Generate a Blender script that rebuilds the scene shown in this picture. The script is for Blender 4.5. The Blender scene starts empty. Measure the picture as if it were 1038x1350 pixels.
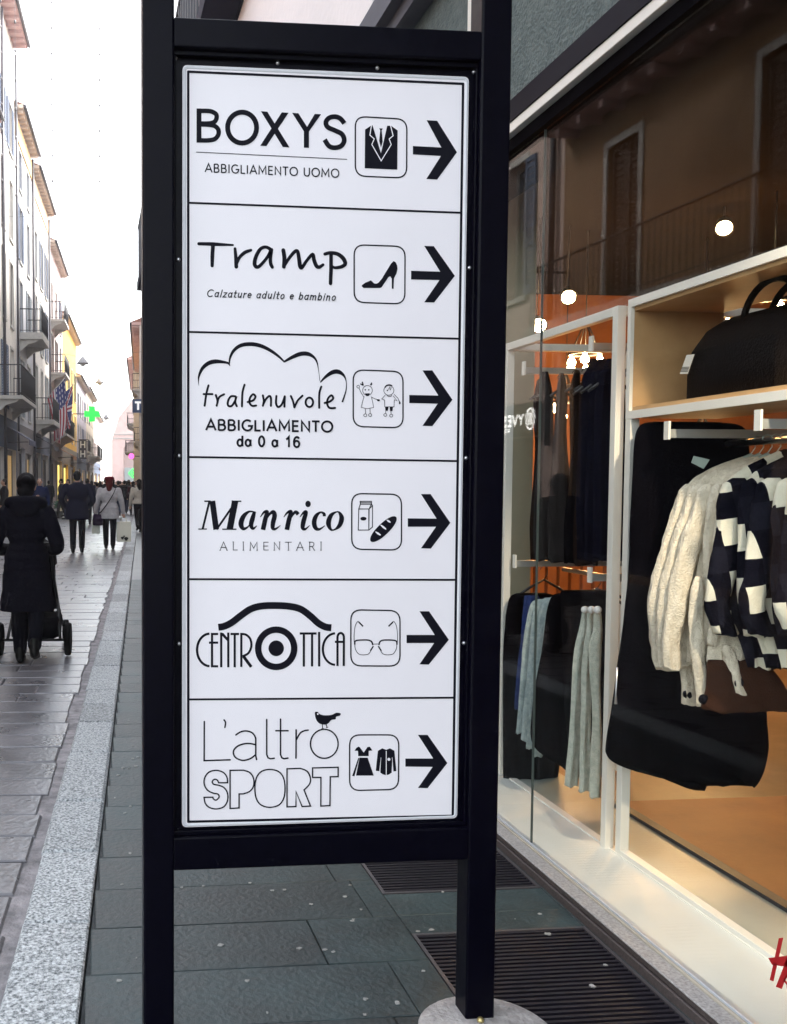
import bpy, bmesh, math, random
from mathutils import Vector, Matrix
from mathutils import noise as mnoise
from mathutils.geometry import tessellate_polygon
random.seed(7)
PI = math.pi
SC = bpy.context.scene
COL = SC.collection

# ---------------------------------------------------------------- camera
F_PX, CX, CY = 1250.0, 237.7669, 703.898          # focal length / principal point on the 1038 x 1350 photograph
YAW, PITCH, ROLL = 0.09339, 0.05133, 0.00063
cam_d = bpy.data.cameras.new('camera')
cam = bpy.data.objects.new('camera', cam_d); COL.objects.link(cam)
cam.location = (0, 0, 1.5)
cam_d.sensor_fit = 'VERTICAL'; cam_d.sensor_height = 36.0; cam_d.sensor_width = 36.0
cam_d.lens = F_PX/1350*36
cam_d.shift_x = (519-CX)/1350
cam_d.shift_y = (CY-675)/1350
cam_d.clip_end = 2000; cam_d.clip_start = 0.05
_f = Vector((math.sin(YAW)*math.cos(PITCH), math.cos(YAW)*math.cos(PITCH), -math.sin(PITCH)))
_r0 = Vector((math.cos(YAW), -math.sin(YAW), 0)); _u0 = _r0.cross(_f)
_r = _r0*math.cos(ROLL) + _u0*math.sin(ROLL); _u = _r.cross(_f)
cam.matrix_world = Matrix(((_r.x, _u.x, -_f.x, 0), (_r.y, _u.y, -_f.y, 0), (_r.z, _u.z, -_f.z, 1.5), (0, 0, 0, 1)))
SC.camera = cam

# ---------------------------------------------------------------- world, sun, exposure
SUN_EL, SUN_AZ = math.radians(44), math.radians(58)     # azimuth from +Y (street direction), positive = right
w = bpy.data.worlds.new('World'); SC.world = w; w.use_nodes = True
nt = w.node_tree; bgn = nt.nodes['Background']
sky = nt.nodes.new('ShaderNodeTexSky'); sky.sky_type = 'NISHITA'; sky.sun_disc = False
sky.sun_elevation = SUN_EL; sky.sun_rotation = SUN_AZ
sky.air_density = 1.4; sky.dust_density = 2.0; sky.ozone_density = 1.0
hs = nt.nodes.new('ShaderNodeHueSaturation'); hs.inputs['Saturation'].default_value = 0.32
nt.links.new(sky.outputs[0], hs.inputs['Color']); nt.links.new(hs.outputs[0], bgn.inputs['Color'])
bgn.inputs['Strength'].default_value = 0.15
sl = bpy.data.lights.new('sun', 'SUN'); sl.energy = 1.5; sl.angle = math.radians(12); sl.color = (1, .96, .92)
so = bpy.data.objects.new('sun', sl); COL.objects.link(so)
_sd = Vector((math.sin(SUN_AZ)*math.cos(SUN_EL), math.cos(SUN_AZ)*math.cos(SUN_EL), math.sin(SUN_EL)))
so.rotation_euler = _sd.to_track_quat('Z', 'Y').to_euler(); so.location = (0, 0, 40)
SC.view_settings.view_transform = 'Standard'; SC.view_settings.look = 'None'
SC.view_settings.exposure = 2.5; SC.view_settings.gamma = 1.0
SC.cycles.max_bounces = 8; SC.cycles.transparent_max_bounces = 24; SC.cycles.use_denoising = True
SC.cycles.sample_clamp_indirect = 4; SC.cycles.caustics_reflective = False; SC.cycles.caustics_refractive = False; SC.cycles.volume_bounces = 1

# ---------------------------------------------------------------- picture-point helpers (a sight line meets a real plane)
CAMP = Vector((0, 0, 1.5))
def sight(px, py):
    return _f + _r*((px-CX)/F_PX) - _u*((py-CY)/F_PX)
def pZ(px, py, z=0.0):
    d = sight(px, py); return CAMP + d*((z-1.5)/d.z)
def pX(px, py, x):
    d = sight(px, py); return CAMP + d*(x/d.x)
def pY(px, py, y):
    d = sight(px, py); return CAMP + d*(y/d.y)

# the street runs 3 degrees right of the shop front: street axes (l to the right, s along)
ST = math.radians(3.05); _cs, _ss = math.cos(ST), math.sin(ST)
def W(l, s, z=0.0):
    return Vector((l*_cs + s*_ss, -l*_ss + s*_cs, z))
STREET_ROT = -ST

# ---------------------------------------------------------------- object helpers
def tag(o, label=None, cat=None, group=None, kind=None):
    if label: o['label'] = label
    if cat: o['category'] = cat
    if group: o['group'] = group
    if kind: o['kind'] = kind
    return o
def empty(name, loc=(0, 0, 0), rz=0.0, label=None, cat=None, group=None, parent=None):
    o = bpy.data.objects.new(name, None); COL.objects.link(o); o.location = loc; o.rotation_euler = (0, 0, rz)
    o.empty_display_size = .1
    if parent: o.parent = parent
    return tag(o, label, cat, group)
def copy_tree(o, parent=None):
    c = o.copy(); COL.objects.link(c)
    if parent: c.parent = parent
    for ch in list(o.children): copy_tree(ch, c)
    return c

class MB:
    """collects shapes into ONE mesh"""
    def __init__(s): s.v = []; s.f = []; s.m = []; s.sm = []
    def face(s, pts, m=0, smooth=False):
        b = len(s.v); s.v += [tuple(p) for p in pts]; s.f.append(tuple(range(b, b+len(pts)))); s.m.append(m); s.sm.append(smooth)
    def box(s, a, b, m=0, T=None):
        x0, y0, z0 = a; x1, y1, z1 = b
        P = [Vector(p) for p in ((x0,y0,z0),(x1,y0,z0),(x1,y1,z0),(x0,y1,z0),(x0,y0,z1),(x1,y0,z1),(x1,y1,z1),(x0,y1,z1))]
        if T is not None: P = [T @ p for p in P]
        k = len(s.v); s.v += [tuple(p) for p in P]
        for q in ((0,3,2,1),(4,5,6,7),(0,1,5,4),(1,2,6,5),(2,3,7,6),(3,0,4,7)):
            s.f.append(tuple(k+i for i in q)); s.m.append(m); s.sm.append(False)
    def rings(s, rs, m=0, caps=True, smooth=True, closed=True):
        n = len(rs[0]); k = len(s.v)
        for r in rs: s.v += [tuple(p) for p in r]
        for i in range(len(rs)-1):
            for j in range(n if closed else n-1):
                a = k+i*n+j; b = k+i*n+(j+1) % n
                s.f.append((a, b, b+n, a+n)); s.m.append(m); s.sm.append(smooth)
        if caps and closed:
            s.f.append(tuple(k+j for j in reversed(range(n)))); s.m.append(m); s.sm.append(False)
            t = k+(len(rs)-1)*n
            s.f.append(tuple(t+j for j in range(n))); s.m.append(m); s.sm.append(False)
    def tube(s, pts, r, n=8, m=0, caps=True):
        pts = [Vector(p) for p in pts]; rr = r if isinstance(r, (list, tuple)) else [r]*len(pts)
        rs = []; up = None
        for i, p in enumerate(pts):
            d = (pts[min(i+1, len(pts)-1)] - pts[max(i-1, 0)])
            if d.length < 1e-9: d = Vector((0, 0, 1))
            d.normalize()
            if up is None: up = d.orthogonal().normalized()
            up = (up - d*up.dot(d))
            if up.length < 1e-6: up = d.orthogonal()
            up.normalize(); q = d.cross(up)
            rs.append([p + (up*math.cos(2*PI*j/n) + q*math.sin(2*PI*j/n))*rr[i] for j in range(n)])
        s.rings(rs, m, caps)
    def lathe(s, c, prof, n=24, m=0, axis='z', smooth=True, caps=True):
        c = Vector(c); rs = []
        for r, h in prof:
            ring = []
            for j in range(n):
                a = 2*PI*j/n
                if axis == 'z': p = Vector((r*math.cos(a), r*math.sin(a), h))
                elif axis == 'y': p = Vector((r*math.cos(a), h, -r*math.sin(a)))
                else: p = Vector((h, r*math.cos(a), r*math.sin(a)))
                ring.append(c+p)
            rs.append(ring)
        s.rings(rs, m, caps, smooth)
    def ball(s, c, rx, ry=None, rz=None, n=14, k=9, m=0, R=None):
        ry = rx if ry is None else ry; rz = rx if rz is None else rz; c = Vector(c); rs = []
        for i in range(k+1):
            t = -PI/2 + PI*(i if 0 < i < k else (0.08 if i == 0 else k-0.08))/k
            ring = [Vector((rx*math.cos(t)*math.cos(2*PI*j/n), ry*math.cos(t)*math.sin(2*PI*j/n), rz*math.sin(t))) for j in range(n)]
            rs.append([c + (R @ p if R else p) for p in ring])
        s.rings(rs, m)
    def prism(s, poly, fn, d0, d1, m=0, smooth=False):
        """poly: 2D outline; fn(u, v, d) -> 3D"""
        n = len(poly); k = len(s.v)
        s.v += [tuple(fn(u, v, d0)) for u, v in poly] + [tuple(fn(u, v, d1)) for u, v in poly]
        for t in tessellate_polygon([[Vector((u, v, 0)) for u, v in poly]]):
            s.f.append((k+t[0], k+t[1], k+t[2])); s.m.append(m); s.sm.append(False)
            s.f.append((k+n+t[2], k+n+t[1], k+n+t[0])); s.m.append(m); s.sm.append(False)
        for i in range(n):
            j = (i+1) % n
            s.f.append((k+i, k+j, k+n+j, k+n+i)); s.m.append(m); s.sm.append(smooth)
    def sheet(s, poly, fn, m=0):
        k = len(s.v); s.v += [tuple(fn(u, v)) for u, v in poly]
        for t in tessellate_polygon([[Vector((u, v, 0)) for u, v in poly]]):
            s.f.append((k+t[0], k+t[1], k+t[2])); s.m.append(m); s.sm.append(False)
    def build(s, name, mats, parent=None, bevel=0.0, seg=2, fixn=True, world=None):
        me = bpy.data.meshes.new(name); me.from_pydata(s.v, [], s.f)
        if not isinstance(mats, (list, tuple)): mats = [mats]
        for mt in mats: me.materials.append(mt)
        for p, mi, sm in zip(me.polygons, s.m, s.sm): p.material_index = mi; p.use_smooth = sm
        if fixn:
            bm = bmesh.new(); bm.from_mesh(me); bmesh.ops.recalc_face_normals(bm, faces=bm.faces); bm.to_mesh(me); bm.free()
        me.update()
        o = bpy.data.objects.new(name, me); COL.objects.link(o)
        if parent:
            o.parent = parent
            if world and parent.type == 'EMPTY':
                o.matrix_parent_inverse = (Matrix.Translation(parent.location) @ parent.rotation_euler.to_matrix().to_4x4()).inverted()
        if bevel:
            b = o.modifiers.new('bevel', 'BEVEL'); b.width = bevel; b.segments = seg; b.limit_method = 'ANGLE'; b.angle_limit = math.radians(40)
        return o

# ---------------------------------------------------------------- materials
def mat(name, col, rough=.6, metal=0.0, var=0.0, vscale=6.0, bump=0.0, bscale=60.0, emit=None, estr=0.0, col2=None, spec=None, rvar=0.0, sheen=0.0, coord='Object', attr=None, lo=.3, hi=.7):
    m = bpy.data.materials.new(name); m.use_nodes = True; n = m.node_tree.nodes; L = m.node_tree.links
    p = n['Principled BSDF']; p.inputs['Base Color'].default_value = (*col, 1); p.inputs['Roughness'].default_value = rough; p.inputs['Metallic'].default_value = metal
    if spec is not None: p.inputs['Specular IOR Level'].default_value = spec
    if sheen: p.inputs['Sheen Weight'].default_value = sheen
    tc = n.new('ShaderNodeTexCoord')
    if var or col2:
        nz = n.new('ShaderNodeTexNoise'); nz.inputs['Scale'].default_value = vscale; nz.inputs['Detail'].default_value = 7; nz.inputs['Roughness'].default_value = .62
        L.new(tc.outputs[coord], nz.inputs['Vector'])
        rp = n.new('ShaderNodeValToRGB'); rp.color_ramp.elements[0].position = lo; rp.color_ramp.elements[1].position = hi
        c2 = col2 if col2 else tuple(min(1, c*(1+var)) for c in col)
        c1 = col if col2 else tuple(c*(1-var) for c in col)
        rp.color_ramp.elements[0].color = (*c1, 1); rp.color_ramp.elements[1].color = (*c2, 1)
        L.new(nz.outputs['Fac'], rp.inputs['Fac']); src = rp.outputs['Color']
        if attr:
            at = n.new('ShaderNodeAttribute'); at.attribute_name = attr
            mx = n.new('ShaderNodeMix'); mx.data_type = 'RGBA'; mx.blend_type = 'MULTIPLY'; mx.inputs['Factor'].default_value = 1
            L.new(src, mx.inputs[6]); L.new(at.outputs['Color'], mx.inputs[7]); src = mx.outputs[2]
        L.new(src, p.inputs['Base Color'])
        if rvar:
            mr = n.new('ShaderNodeMapRange'); mr.inputs[3].default_value = max(.02, rough-rvar); mr.inputs[4].default_value = min(1, rough+rvar)
            L.new(nz.outputs['Fac'], mr.inputs[0]); L.new(mr.outputs[0], p.inputs['Roughness'])
    if bump:
        nb = n.new('ShaderNodeTexNoise'); nb.inputs['Scale'].default_value = bscale; nb.inputs['Detail'].default_value = 5
        L.new(tc.outputs[coord], nb.inputs['Vector'])
        bp = n.new('ShaderNodeBump'); bp.inputs['Strength'].default_value = bump; bp.inputs['Distance'].default_value = .02
        L.new(nb.outputs['Fac'], bp.inputs['Height']); L.new(bp.outputs[0], p.inputs['Normal'])
    if emit:
        p.inputs['Emission Color'].default_value = (*emit, 1); p.inputs['Emission Strength'].default_value = estr
    return m
def glass_mat(name, r0=.004, tint=(.97, .98, .97), power=4.5, gain=.45):
    m = bpy.data.materials.new(name); m.use_nodes = True; n = m.node_tree.nodes; L = m.node_tree.links; n.clear()
    out = n.new('ShaderNodeOutputMaterial'); tr = n.new('ShaderNodeBsdfTransparent'); gl = n.new('ShaderNodeBsdfGlossy')
    gl.inputs['Roughness'].default_value = 0.0; tr.inputs['Color'].default_value = (*tint, 1)
    ge = n.new('ShaderNodeNewGeometry'); dt = n.new('ShaderNodeVectorMath'); dt.operation = 'DOT_PRODUCT'
    L.new(ge.outputs['Normal'], dt.inputs[0]); L.new(ge.outputs['Incoming'], dt.inputs[1])
    ab = n.new('ShaderNodeMath'); ab.operation = 'ABSOLUTE'; L.new(dt.outputs['Value'], ab.inputs[0])
    su = n.new('ShaderNodeMath'); su.operation = 'SUBTRACT'; su.inputs[0].default_value = 1; L.new(ab.outputs[0], su.inputs[1])
    pw = n.new('ShaderNodeMath'); pw.operation = 'POWER'; pw.inputs[1].default_value = power; L.new(su.outputs[0], pw.inputs[0])
    ma = n.new('ShaderNodeMath'); ma.operation = 'MULTIPLY_ADD'; ma.inputs[1].default_value = gain; ma.inputs[2].default_value = r0; ma.use_clamp = True
    L.new(pw.outputs[0], ma.inputs[0])
    mx = n.new('ShaderNodeMixShader'); L.new(ma.outputs[0], mx.inputs[0]); L.new(tr.outputs[0], mx.inputs[1]); L.new(gl.outputs[0], mx.inputs[2])
    L.new(mx.outputs[0], out.inputs['Surface'])
    return m
M = {}
M['black_paint'] = mat('black_paint', (.0010, .0008, .0040), .34, spec=.08, rvar=.12, var=.25, vscale=30, bump=.04, bscale=300)
M['sign_white'] = mat('sign_white', (.85, .815, .85), .40, var=.028, vscale=1.6, rvar=.08)
M['sign_ink'] = mat('sign_ink', (.004, .004, .009), .6, spec=.12)
M['steel'] = mat('steel', (.62, .62, .64), .28, 1.0, var=.1, vscale=40)
M['slab'] = mat('slab', (.019, .033, .035), .50, var=.6, vscale=3.2, bump=.25, bscale=45, rvar=.14, attr='tint')
M['setts'] = mat('setts', (.105, .103, .112), .30, spec=.75, var=.35, vscale=3.5, bump=.22, bscale=38, rvar=.12, attr='tint')
M['granite'] = mat('granite', (.055, .068, .073), .6, col2=(.54, .57, .58), vscale=90, lo=.36, hi=.64, bump=.3, bscale=110, attr='tint')
M['joint'] = mat('joint', (.012, .016, .018), .9, col2=(.06, .066, .068), vscale=9, bump=.5, bscale=60)
M['mortar'] = mat('mortar', (.10, .10, .105), .8, col2=(.34, .32, .33), vscale=11, bump=.7, bscale=45)
M['gum'] = mat('gum', (.30, .30, .29), .7, var=.2, vscale=30)
M['granite_dark'] = mat('granite_dark', (.035, .028, .027), .5, col2=(.10, .08, .075), vscale=160)
M['granite_top'] = mat('granite_top', (.20, .19, .185), .5, col2=(.48, .47, .46), vscale=120)
M['grate'] = mat('grate', (.010, .008, .014), .5, .2, var=.4, vscale=30)
M['concrete'] = mat('concrete', (.25, .235, .225), .85, col2=(.52, .49, .47), vscale=14, bump=.6, bscale=60)
M['stucco'] = mat('stucco', (.085, .108, .105), .92, col2=(.15, .18, .172), vscale=22, bump=.9, bscale=70)
M['white_frame'] = mat('white_frame', (.80, .77, .70), .4, var=.03)
M['beige'] = mat('beige', (.42, .38, .31), .5)
M['dark_frame'] = mat('dark_frame', (.012, .010, .013), .4)
M['alu'] = mat('alu', (.66, .70, .76), .5, .6)
M['glass'] = glass_mat('glass')
M['win_glass'] = mat('win_glass', (.03, .04, .055), .08, var=.5, vscale=2)
# ================================================================ ground, road, kerb, pavement
def slab_mesh(name, rects, fn, mats, thick=.05, bev=.004, tintf=None):
    """rects (u0,u1,v0,v1,z): stones with chamfered edges in one sheet, colour jitter per stone in attribute tint"""
    V = []; Fc = []; T = []
    for (u0, u1, v0, v1, z) in rects:
        k = len(V); b = bev*random.uniform(.7, 1.8)
        for (a, c, d) in ((0, 0, z-thick), (0, 0, z-b), (b, b, z)):
            V += [fn(u0+a, v0+c, d), fn(u1-a, v0+c, d), fn(u1-a, v1-c, d), fn(u0+a, v1-c, d)]
        fs = [(k+8, k+9, k+10, k+11)]
        for q in (0, 4):
            for i in range(4): fs.append((k+q+i, k+q+(i+1) % 4, k+q+4+(i+1) % 4, k+q+4+i))
        Fc += fs
        t = tintf() if tintf else random.uniform(.75, 1.25); T += [t]*len(fs)
    me = bpy.data.meshes.new(name); me.from_pydata([tuple(p) for p in V], [], Fc)
    at = me.color_attributes.new('tint', 'FLOAT_COLOR', 'CORNER')
    i = 0
    for p, t in zip(me.polygons, T):
        for _ in p.vertices: at.data[i].color = (t, t, t, 1); i += 1
    me.materials.append(mats)
    o = bpy.data.objects.new(name, me); COL.objects.link(o); return o

mb = MB(); mb.face([(-900, -300, -.06), (900, -300, -.06), (900, 1200, -.06), (-900, 1200, -.06)])
g = mb.build('ground', M['joint']); tag(g, kind='structure')

mb = MB()
mb.face([W(-6.2, -8, -.016), W(-.40, -8, -.016), W(-.40, 150, -.016), W(-6.2, 150, -.016)])
tag(mb.build('road_bed', M['mortar']), kind='structure')
rects = []
s = -4.0
while s < 120:
    h = random.uniform(.255, .32) if s < 40 else .6
    l = -6.2 - random.uniform(0, .8)
    while l < -.47:
        ln = random.uniform(.55, 1.15) if s < 40 else 1.6
        l1 = min(l+ln, -.455 - random.uniform(0, .03))
        if -.455-l1 < .25: l1 = -.455 - random.uniform(0, .035)
        rects.append((l+.004, l1-.004, s+.006, s+h-.006, -.004+random.uniform(-.003, .003)))
        l = l1 if l1 < -.49 else 0
    s += h
o = slab_mesh('road', rects, lambda u, v, z: W(u, v, z), M['setts'], .03, .006, lambda: random.uniform(.78, 1.25)); tag(o, kind='structure')

rects = []; s = -3.6
while s < 110:
    ln = random.uniform(.42, .92) if s < 30 else 2
    rects.append((-.41+random.uniform(-.006, .006), -.182, s+.006, s+ln-.006, .004+random.uniform(-.002, .002))); s += ln
o = slab_mesh('kerb', rects, lambda u, v, z: W(u, v, z), M['granite'], .05, .008, lambda: random.uniform(.72, 1.25)); tag(o, kind='structure')

# pavement: slabs square to the shop front, cut along the kerb line
def kerb_x(y): return -.176*_cs + (y/_cs - .0)*_ss + .0
rects = []; V = 1.294 - .31*18
yrows = []
y = -4.0
base = 2.845
k0 = -22
for k in range(k0, 40):
    yrows.append((base + k*.305, base+(k+1)*.305))
GR = [(1.06, 1.665, 2.02, 3.012), (1.06, 1.665, 3.325, 4.24)]
def cut_grates(a, b, y0, y1):
    out = [(a, b, y0, y1)]
    for (g0, g1, h0, h1) in GR:
        nx = []
        for (p, q, r0, r1) in out:
            if q <= g0+.003 or p >= g1-.003 or r1 <= h0+.003 or r0 >= h1-.003: nx.append((p, q, r0, r1)); continue
            if p < g0: nx.append((p, g0, r0, r1))
            if q > g1: nx.append((g1, q, r0, r1))
            m0, m1 = max(p, g0), min(q, g1)
            if r0 < h0: nx.append((m0, m1, r0, h0))
            if r1 > h1: nx.append((m0, m1, h1, r1))
        out = nx
    return [t for t in out if t[1]-t[0] > .012 and t[3]-t[2] > .012]
for (y0, y1) in yrows:
    x = kerb_x((y0+y1)/2) + .006
    st = True
    cuts = []
    while x < 1.69:
        ln = random.uniform(.6, 1.0)
        x1 = min(x+ln, 1.69)
        if 1.69-x1 < .2: x1 = 1.69
        cuts.append((x, x1)); x = x1
    for (a, b) in cuts:
        for (p, q, r0, r1) in cut_grates(a, b, y0, y1):
            rects.append((p+.0014, q-.0014, r0+.0014, r1-.0014, random.uniform(-.0012, .0012)))
o = slab_mesh('pavement', rects, lambda u, v, z: (u, v, z), M['slab'], .03, .0018, lambda: random.uniform(.7, 1.32)); tag(o, kind='structure')
mb = MB(); mb.face([(kerb_x(-4), -4, -.012), (1.06, -4, -.012), (1.06, 15, -.012), (kerb_x(15), 15, -.012)])
mb.face([(1.665, -4, -.012), (1.7, -4, -.012), (1.7, 15, -.012), (1.665, 15, -.012)])
for a, b in ((-4, 2.02), (3.012, 3.325), (4.24, 15)): mb.face([(1.06, a, -.012), (1.665, a, -.012), (1.665, b, -.012), (1.06, b, -.012)])
tag(mb.build('pavement_bed', M['joint']), kind='structure')
mb = MB(); mb.face([W(-.172, 15, -.004), W(9, 15, -.004), W(9, 140, -.004), W(-.172, 140, -.004)])
tag(mb.build('pavement_far', mat('far_slab', (.10, .11, .112), .45, var=.3, vscale=2)), kind='structure')

# trodden gum and paper scraps
mb = MB()
spots = [(291,1246),(330,1164),(375,1173),(359,1174),(455,1182),(462,1167),(428,1252),(466,1212),(476,1199),(465,1214),(584,1176),(551,1228),(569,1226),(326,1293),(395,1250),(482,1317),(524,1322),(558,1280),(722,1231),(798,1272),(781,1300),(240,1170),(175,1000),(165,1072),(180,1010),(176,983),(157,1293),(172,1125),(161,1166),(170,950),(178,905),(156,1022),(163,1012),(170,1013),(182,998),(172,1063),(440,1255),(410,1192),(268,1168),(612,1335),(712,1205)]
for (px, py) in spots:
    c = pZ(px, py, .0016); r = random.uniform(.004, .009)
    n = 9; pts = [(c.x + r*random.uniform(.5, 1.2)*math.cos(2*PI*i/n)*1.3, c.y + r*random.uniform(.5, 1.2)*math.sin(2*PI*i/n)) for i in range(n)]
    mb.prism(pts, lambda u, v, d: (u, v, d), -.001, .0035)
for i in range(70):
    y = random.uniform(1.9, 14); x = random.uniform(kerb_x(y)+.03, 1.6); r = random.uniform(.002, .006)
    if any(a < x < b and c < y < d for a, b, c, d in GR): continue
    n = 8; pts = [(x + r*random.uniform(.5, 1.2)*math.cos(2*PI*i/n), y + r*random.uniform(.5, 1.2)*math.sin(2*PI*i/n)) for i in range(n)]
    mb.prism(pts, lambda u, v, d: (u, v, d), -.001, .0028)
tag(mb.build('litter', M['gum']), 'pale trodden gum and paper scraps on the dark pavement slabs', 'litter', kind='stuff')

# drain grates
def grate(g0, g1, h0, h1, label):
    r = empty('drain_grate', ((g0+g1)/2, h0, 0), 0, label, 'drain grate', 'floor grates along the shop front')
    ox, oy = (g0+g1)/2, h0; hw = (g1-g0)/2; L = h1-h0
    mb = MB()
    for a, b in (((-hw, 0, -.045), (-hw+.012, L, .003)), ((hw-.012, 0, -.045), (hw, L, .003)), ((-hw+.012, 0, -.045), (hw-.012, .012, .003)), ((-hw+.012, L-.012, -.045), (hw-.012, L, .003))): mb.box(a, b)
    mb.build('frame', mat('grate_edge', (.16, .15, .16), .4, .8), r)
    mb = MB(); y = .022
    while y < L-.02:
        mb.box((-hw+.012, y, -.04), (hw-.012, y+.0115, 0)); y += .0237
    for x in (-.1, .1): mb.box((x-.004, .012, -.044), (x+.004, L-.012, -.0405))
    mb.build('bars', M['grate'], r)
    mb = MB(); mb.face([(-hw+.012, .012, -.05), (hw-.012, .012, -.05), (hw-.012, L-.012, -.05), (-hw+.012, L-.012, -.05)])
    mb.build('pit', M['dark_frame'], r)
grate(*GR[0], 'dark slatted floor grate in front of the shop, nearest to the sign post')
grate(*GR[1], 'dark slatted floor grate behind the sign, farther along the shop front')
# ================================================================ the directional sign
SY = 2.5; SFY = 2.468; SBY = 2.55
def q2(px, py, y=SY):
    p = pY(px, py, y); return (p.x, p.z)
LX0 = pY(188.7, 650, SFY).x; LX1 = LX0+.082
RX1 = pY(664.6, 650, SFY).x; RX0 = RX1-.082
ZT1 = pY(240, 21.5, SFY).z; ZT0 = pY(240, 61, SFY).z
ZB1 = pY(240, 1105, SFY).z; ZB0 = pY(240, 1148.5, SFY).z
sign = empty('directional_sign', ((LX0+RX1)/2, SY, 0), 0, 'tall black two-post street sign with six white shop panels and arrows pointing right', 'sign')
BK = M['black_paint']
for a, b in ((LX0, LX1), (RX0, RX1)):
    mb = MB(); mb.box((a, SFY, -.008), (b, SBY, 3.35)); o = mb.build('post', BK, sign, .006, 3, world=True)
    cx = (a+b)/2
    if a == RX0:
        mb = MB(); mb.lathe((cx+.005, 2.425, 0), [(.188, -.02), (.186, .006), (.176, .015), (.14, .022), (.03, .024)], 40)
        cb = mb.build('concrete_base', M['concrete'], sign, world=True)
        mb = MB()
        mb.lathe((cx-.005, SFY-.014, .026), [(.010, -.004), (.010, .004), (.006, .009), (.002, .010)], 8); mb.build('bolt', mat('brass', (.55, .45, .2), .4, .8), cb)
def rail(z0, z1, n='rail'):
    mb = MB(); mb.box((LX1-.002, SFY+.003, z0), (RX0+.002, SBY-.003, z1)); mb.build(n, BK, sign, .005, 3, world=True)
rail(ZT0, ZT1); rail(ZB0, ZB1); rail(3.22, 3.28)
mb = MB(); mb.box((LX1-.001, SY+.006, ZB1-.002), (RX0+.001, SY+.012, ZT0+.002)); plate = mb.build('backing_plate', BK, sign, world=True)
# raised lip round the plate
mb = MB(); t = .012
for a, b in (((LX1+.0005, SY-.012, ZB1+.0005), (RX0-.0005, SY+.005, ZB1+t)), ((LX1+.0005, SY-.012, ZT0-t), (RX0-.0005, SY+.005, ZT0-.0005)), ((LX1+.0005, SY-.012, ZB1+t), (LX1+t*.5, SY+.005, ZT0-t)), ((RX0-t*.5, SY-.012, ZB1+t), (RX0-.0005, SY+.005, ZT0-t))): mb.box(a, b)
mb.build('lip', BK, plate, .002)
for (px, py) in ((231.8, 75.7), (366.7, 82.7), (498, 89), (625.4, 94.5), (235.5, 342), (619.5, 353), (236.5, 601), (615, 604), (236.5, 849), (612.3, 848), (235, 1095.5), (361.8, 1092.5), (486.5, 1089.5), (608.8, 1086)):
    p = pY(px, py, SY+.002); mb = MB()
    mb.lathe((p.x, SY+.0055, p.z), [(.0055, 0), (.0055, -.002), (.0042, -.0045), (.0012, -.0055)], 10, axis='y')
    mb.build('screw', M['steel'], plate)

def round_poly(c, r, n=7):
    """corners in order -> rounded outline"""
    out = []; c = [Vector(p) for p in c]; m = len(c)
    for i in range(m):
        p0, p, p1 = c[i-1], c[i], c[(i+1) % m]
        a = p + (p0-p).normalized()*r; b = p + (p1-p).normalized()*r
        for k in range(n+1):
            t = k/n; out.append(tuple(a*(1-t)**2 + p*2*t*(1-t) + b*t*t))
    return out
pan = [q2(*c) for c in ((240.1, 84.7), (618.4, 102.2), (602.9, 1080.0), (240.9, 1089.3))]
x0 = (pan[0][0]+pan[3][0])/2; x1 = (pan[1][0]+pan[2][0])/2; z1 = (pan[0][1]+pan[1][1])/2; z0 = (pan[2][1]+pan[3][1])/2
mb = MB(); mb.prism(round_poly([(x0, z0), (x1, z0), (x1, z1), (x0, z1)], .014), lambda u, v, d: (u, d, v), SY+.0055, SY)
panel = mb.build('panel', M['sign_white'], sign, world=True)
# pressed rim of the panel
mb = MB()
o_ = round_poly([(x0+.001, z0+.001), (x1-.001, z0+.001), (x1-.001, z1-.001), (x0+.001, z1-.001)], .016)
i_ = round_poly([(x0+.0095, z0+.0095), (x1-.0095, z0+.0095), (x1-.0095, z1-.0095), (x0+.0095, z1-.0095)], .006)
m_ = [((a[0]+b[0])/2, (a[1]+b[1])/2) for a, b in zip(o_, i_)]
mb.rings([[(u, SY, v) for u, v in o_], [(u*.7+a*.3, SY-.002, v*.7+b*.3) for (u, v), (a, b) in zip(o_, i_)], [(u*.3+a*.7, SY-.002, v*.3+b*.7) for (u, v), (a, b) in zip(o_, i_)], [(u, SY, v) for u, v in i_]], caps=False)
mb.build('rim', mat('rim', (.66, .67, .70), .35, var=.03), panel)

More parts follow.
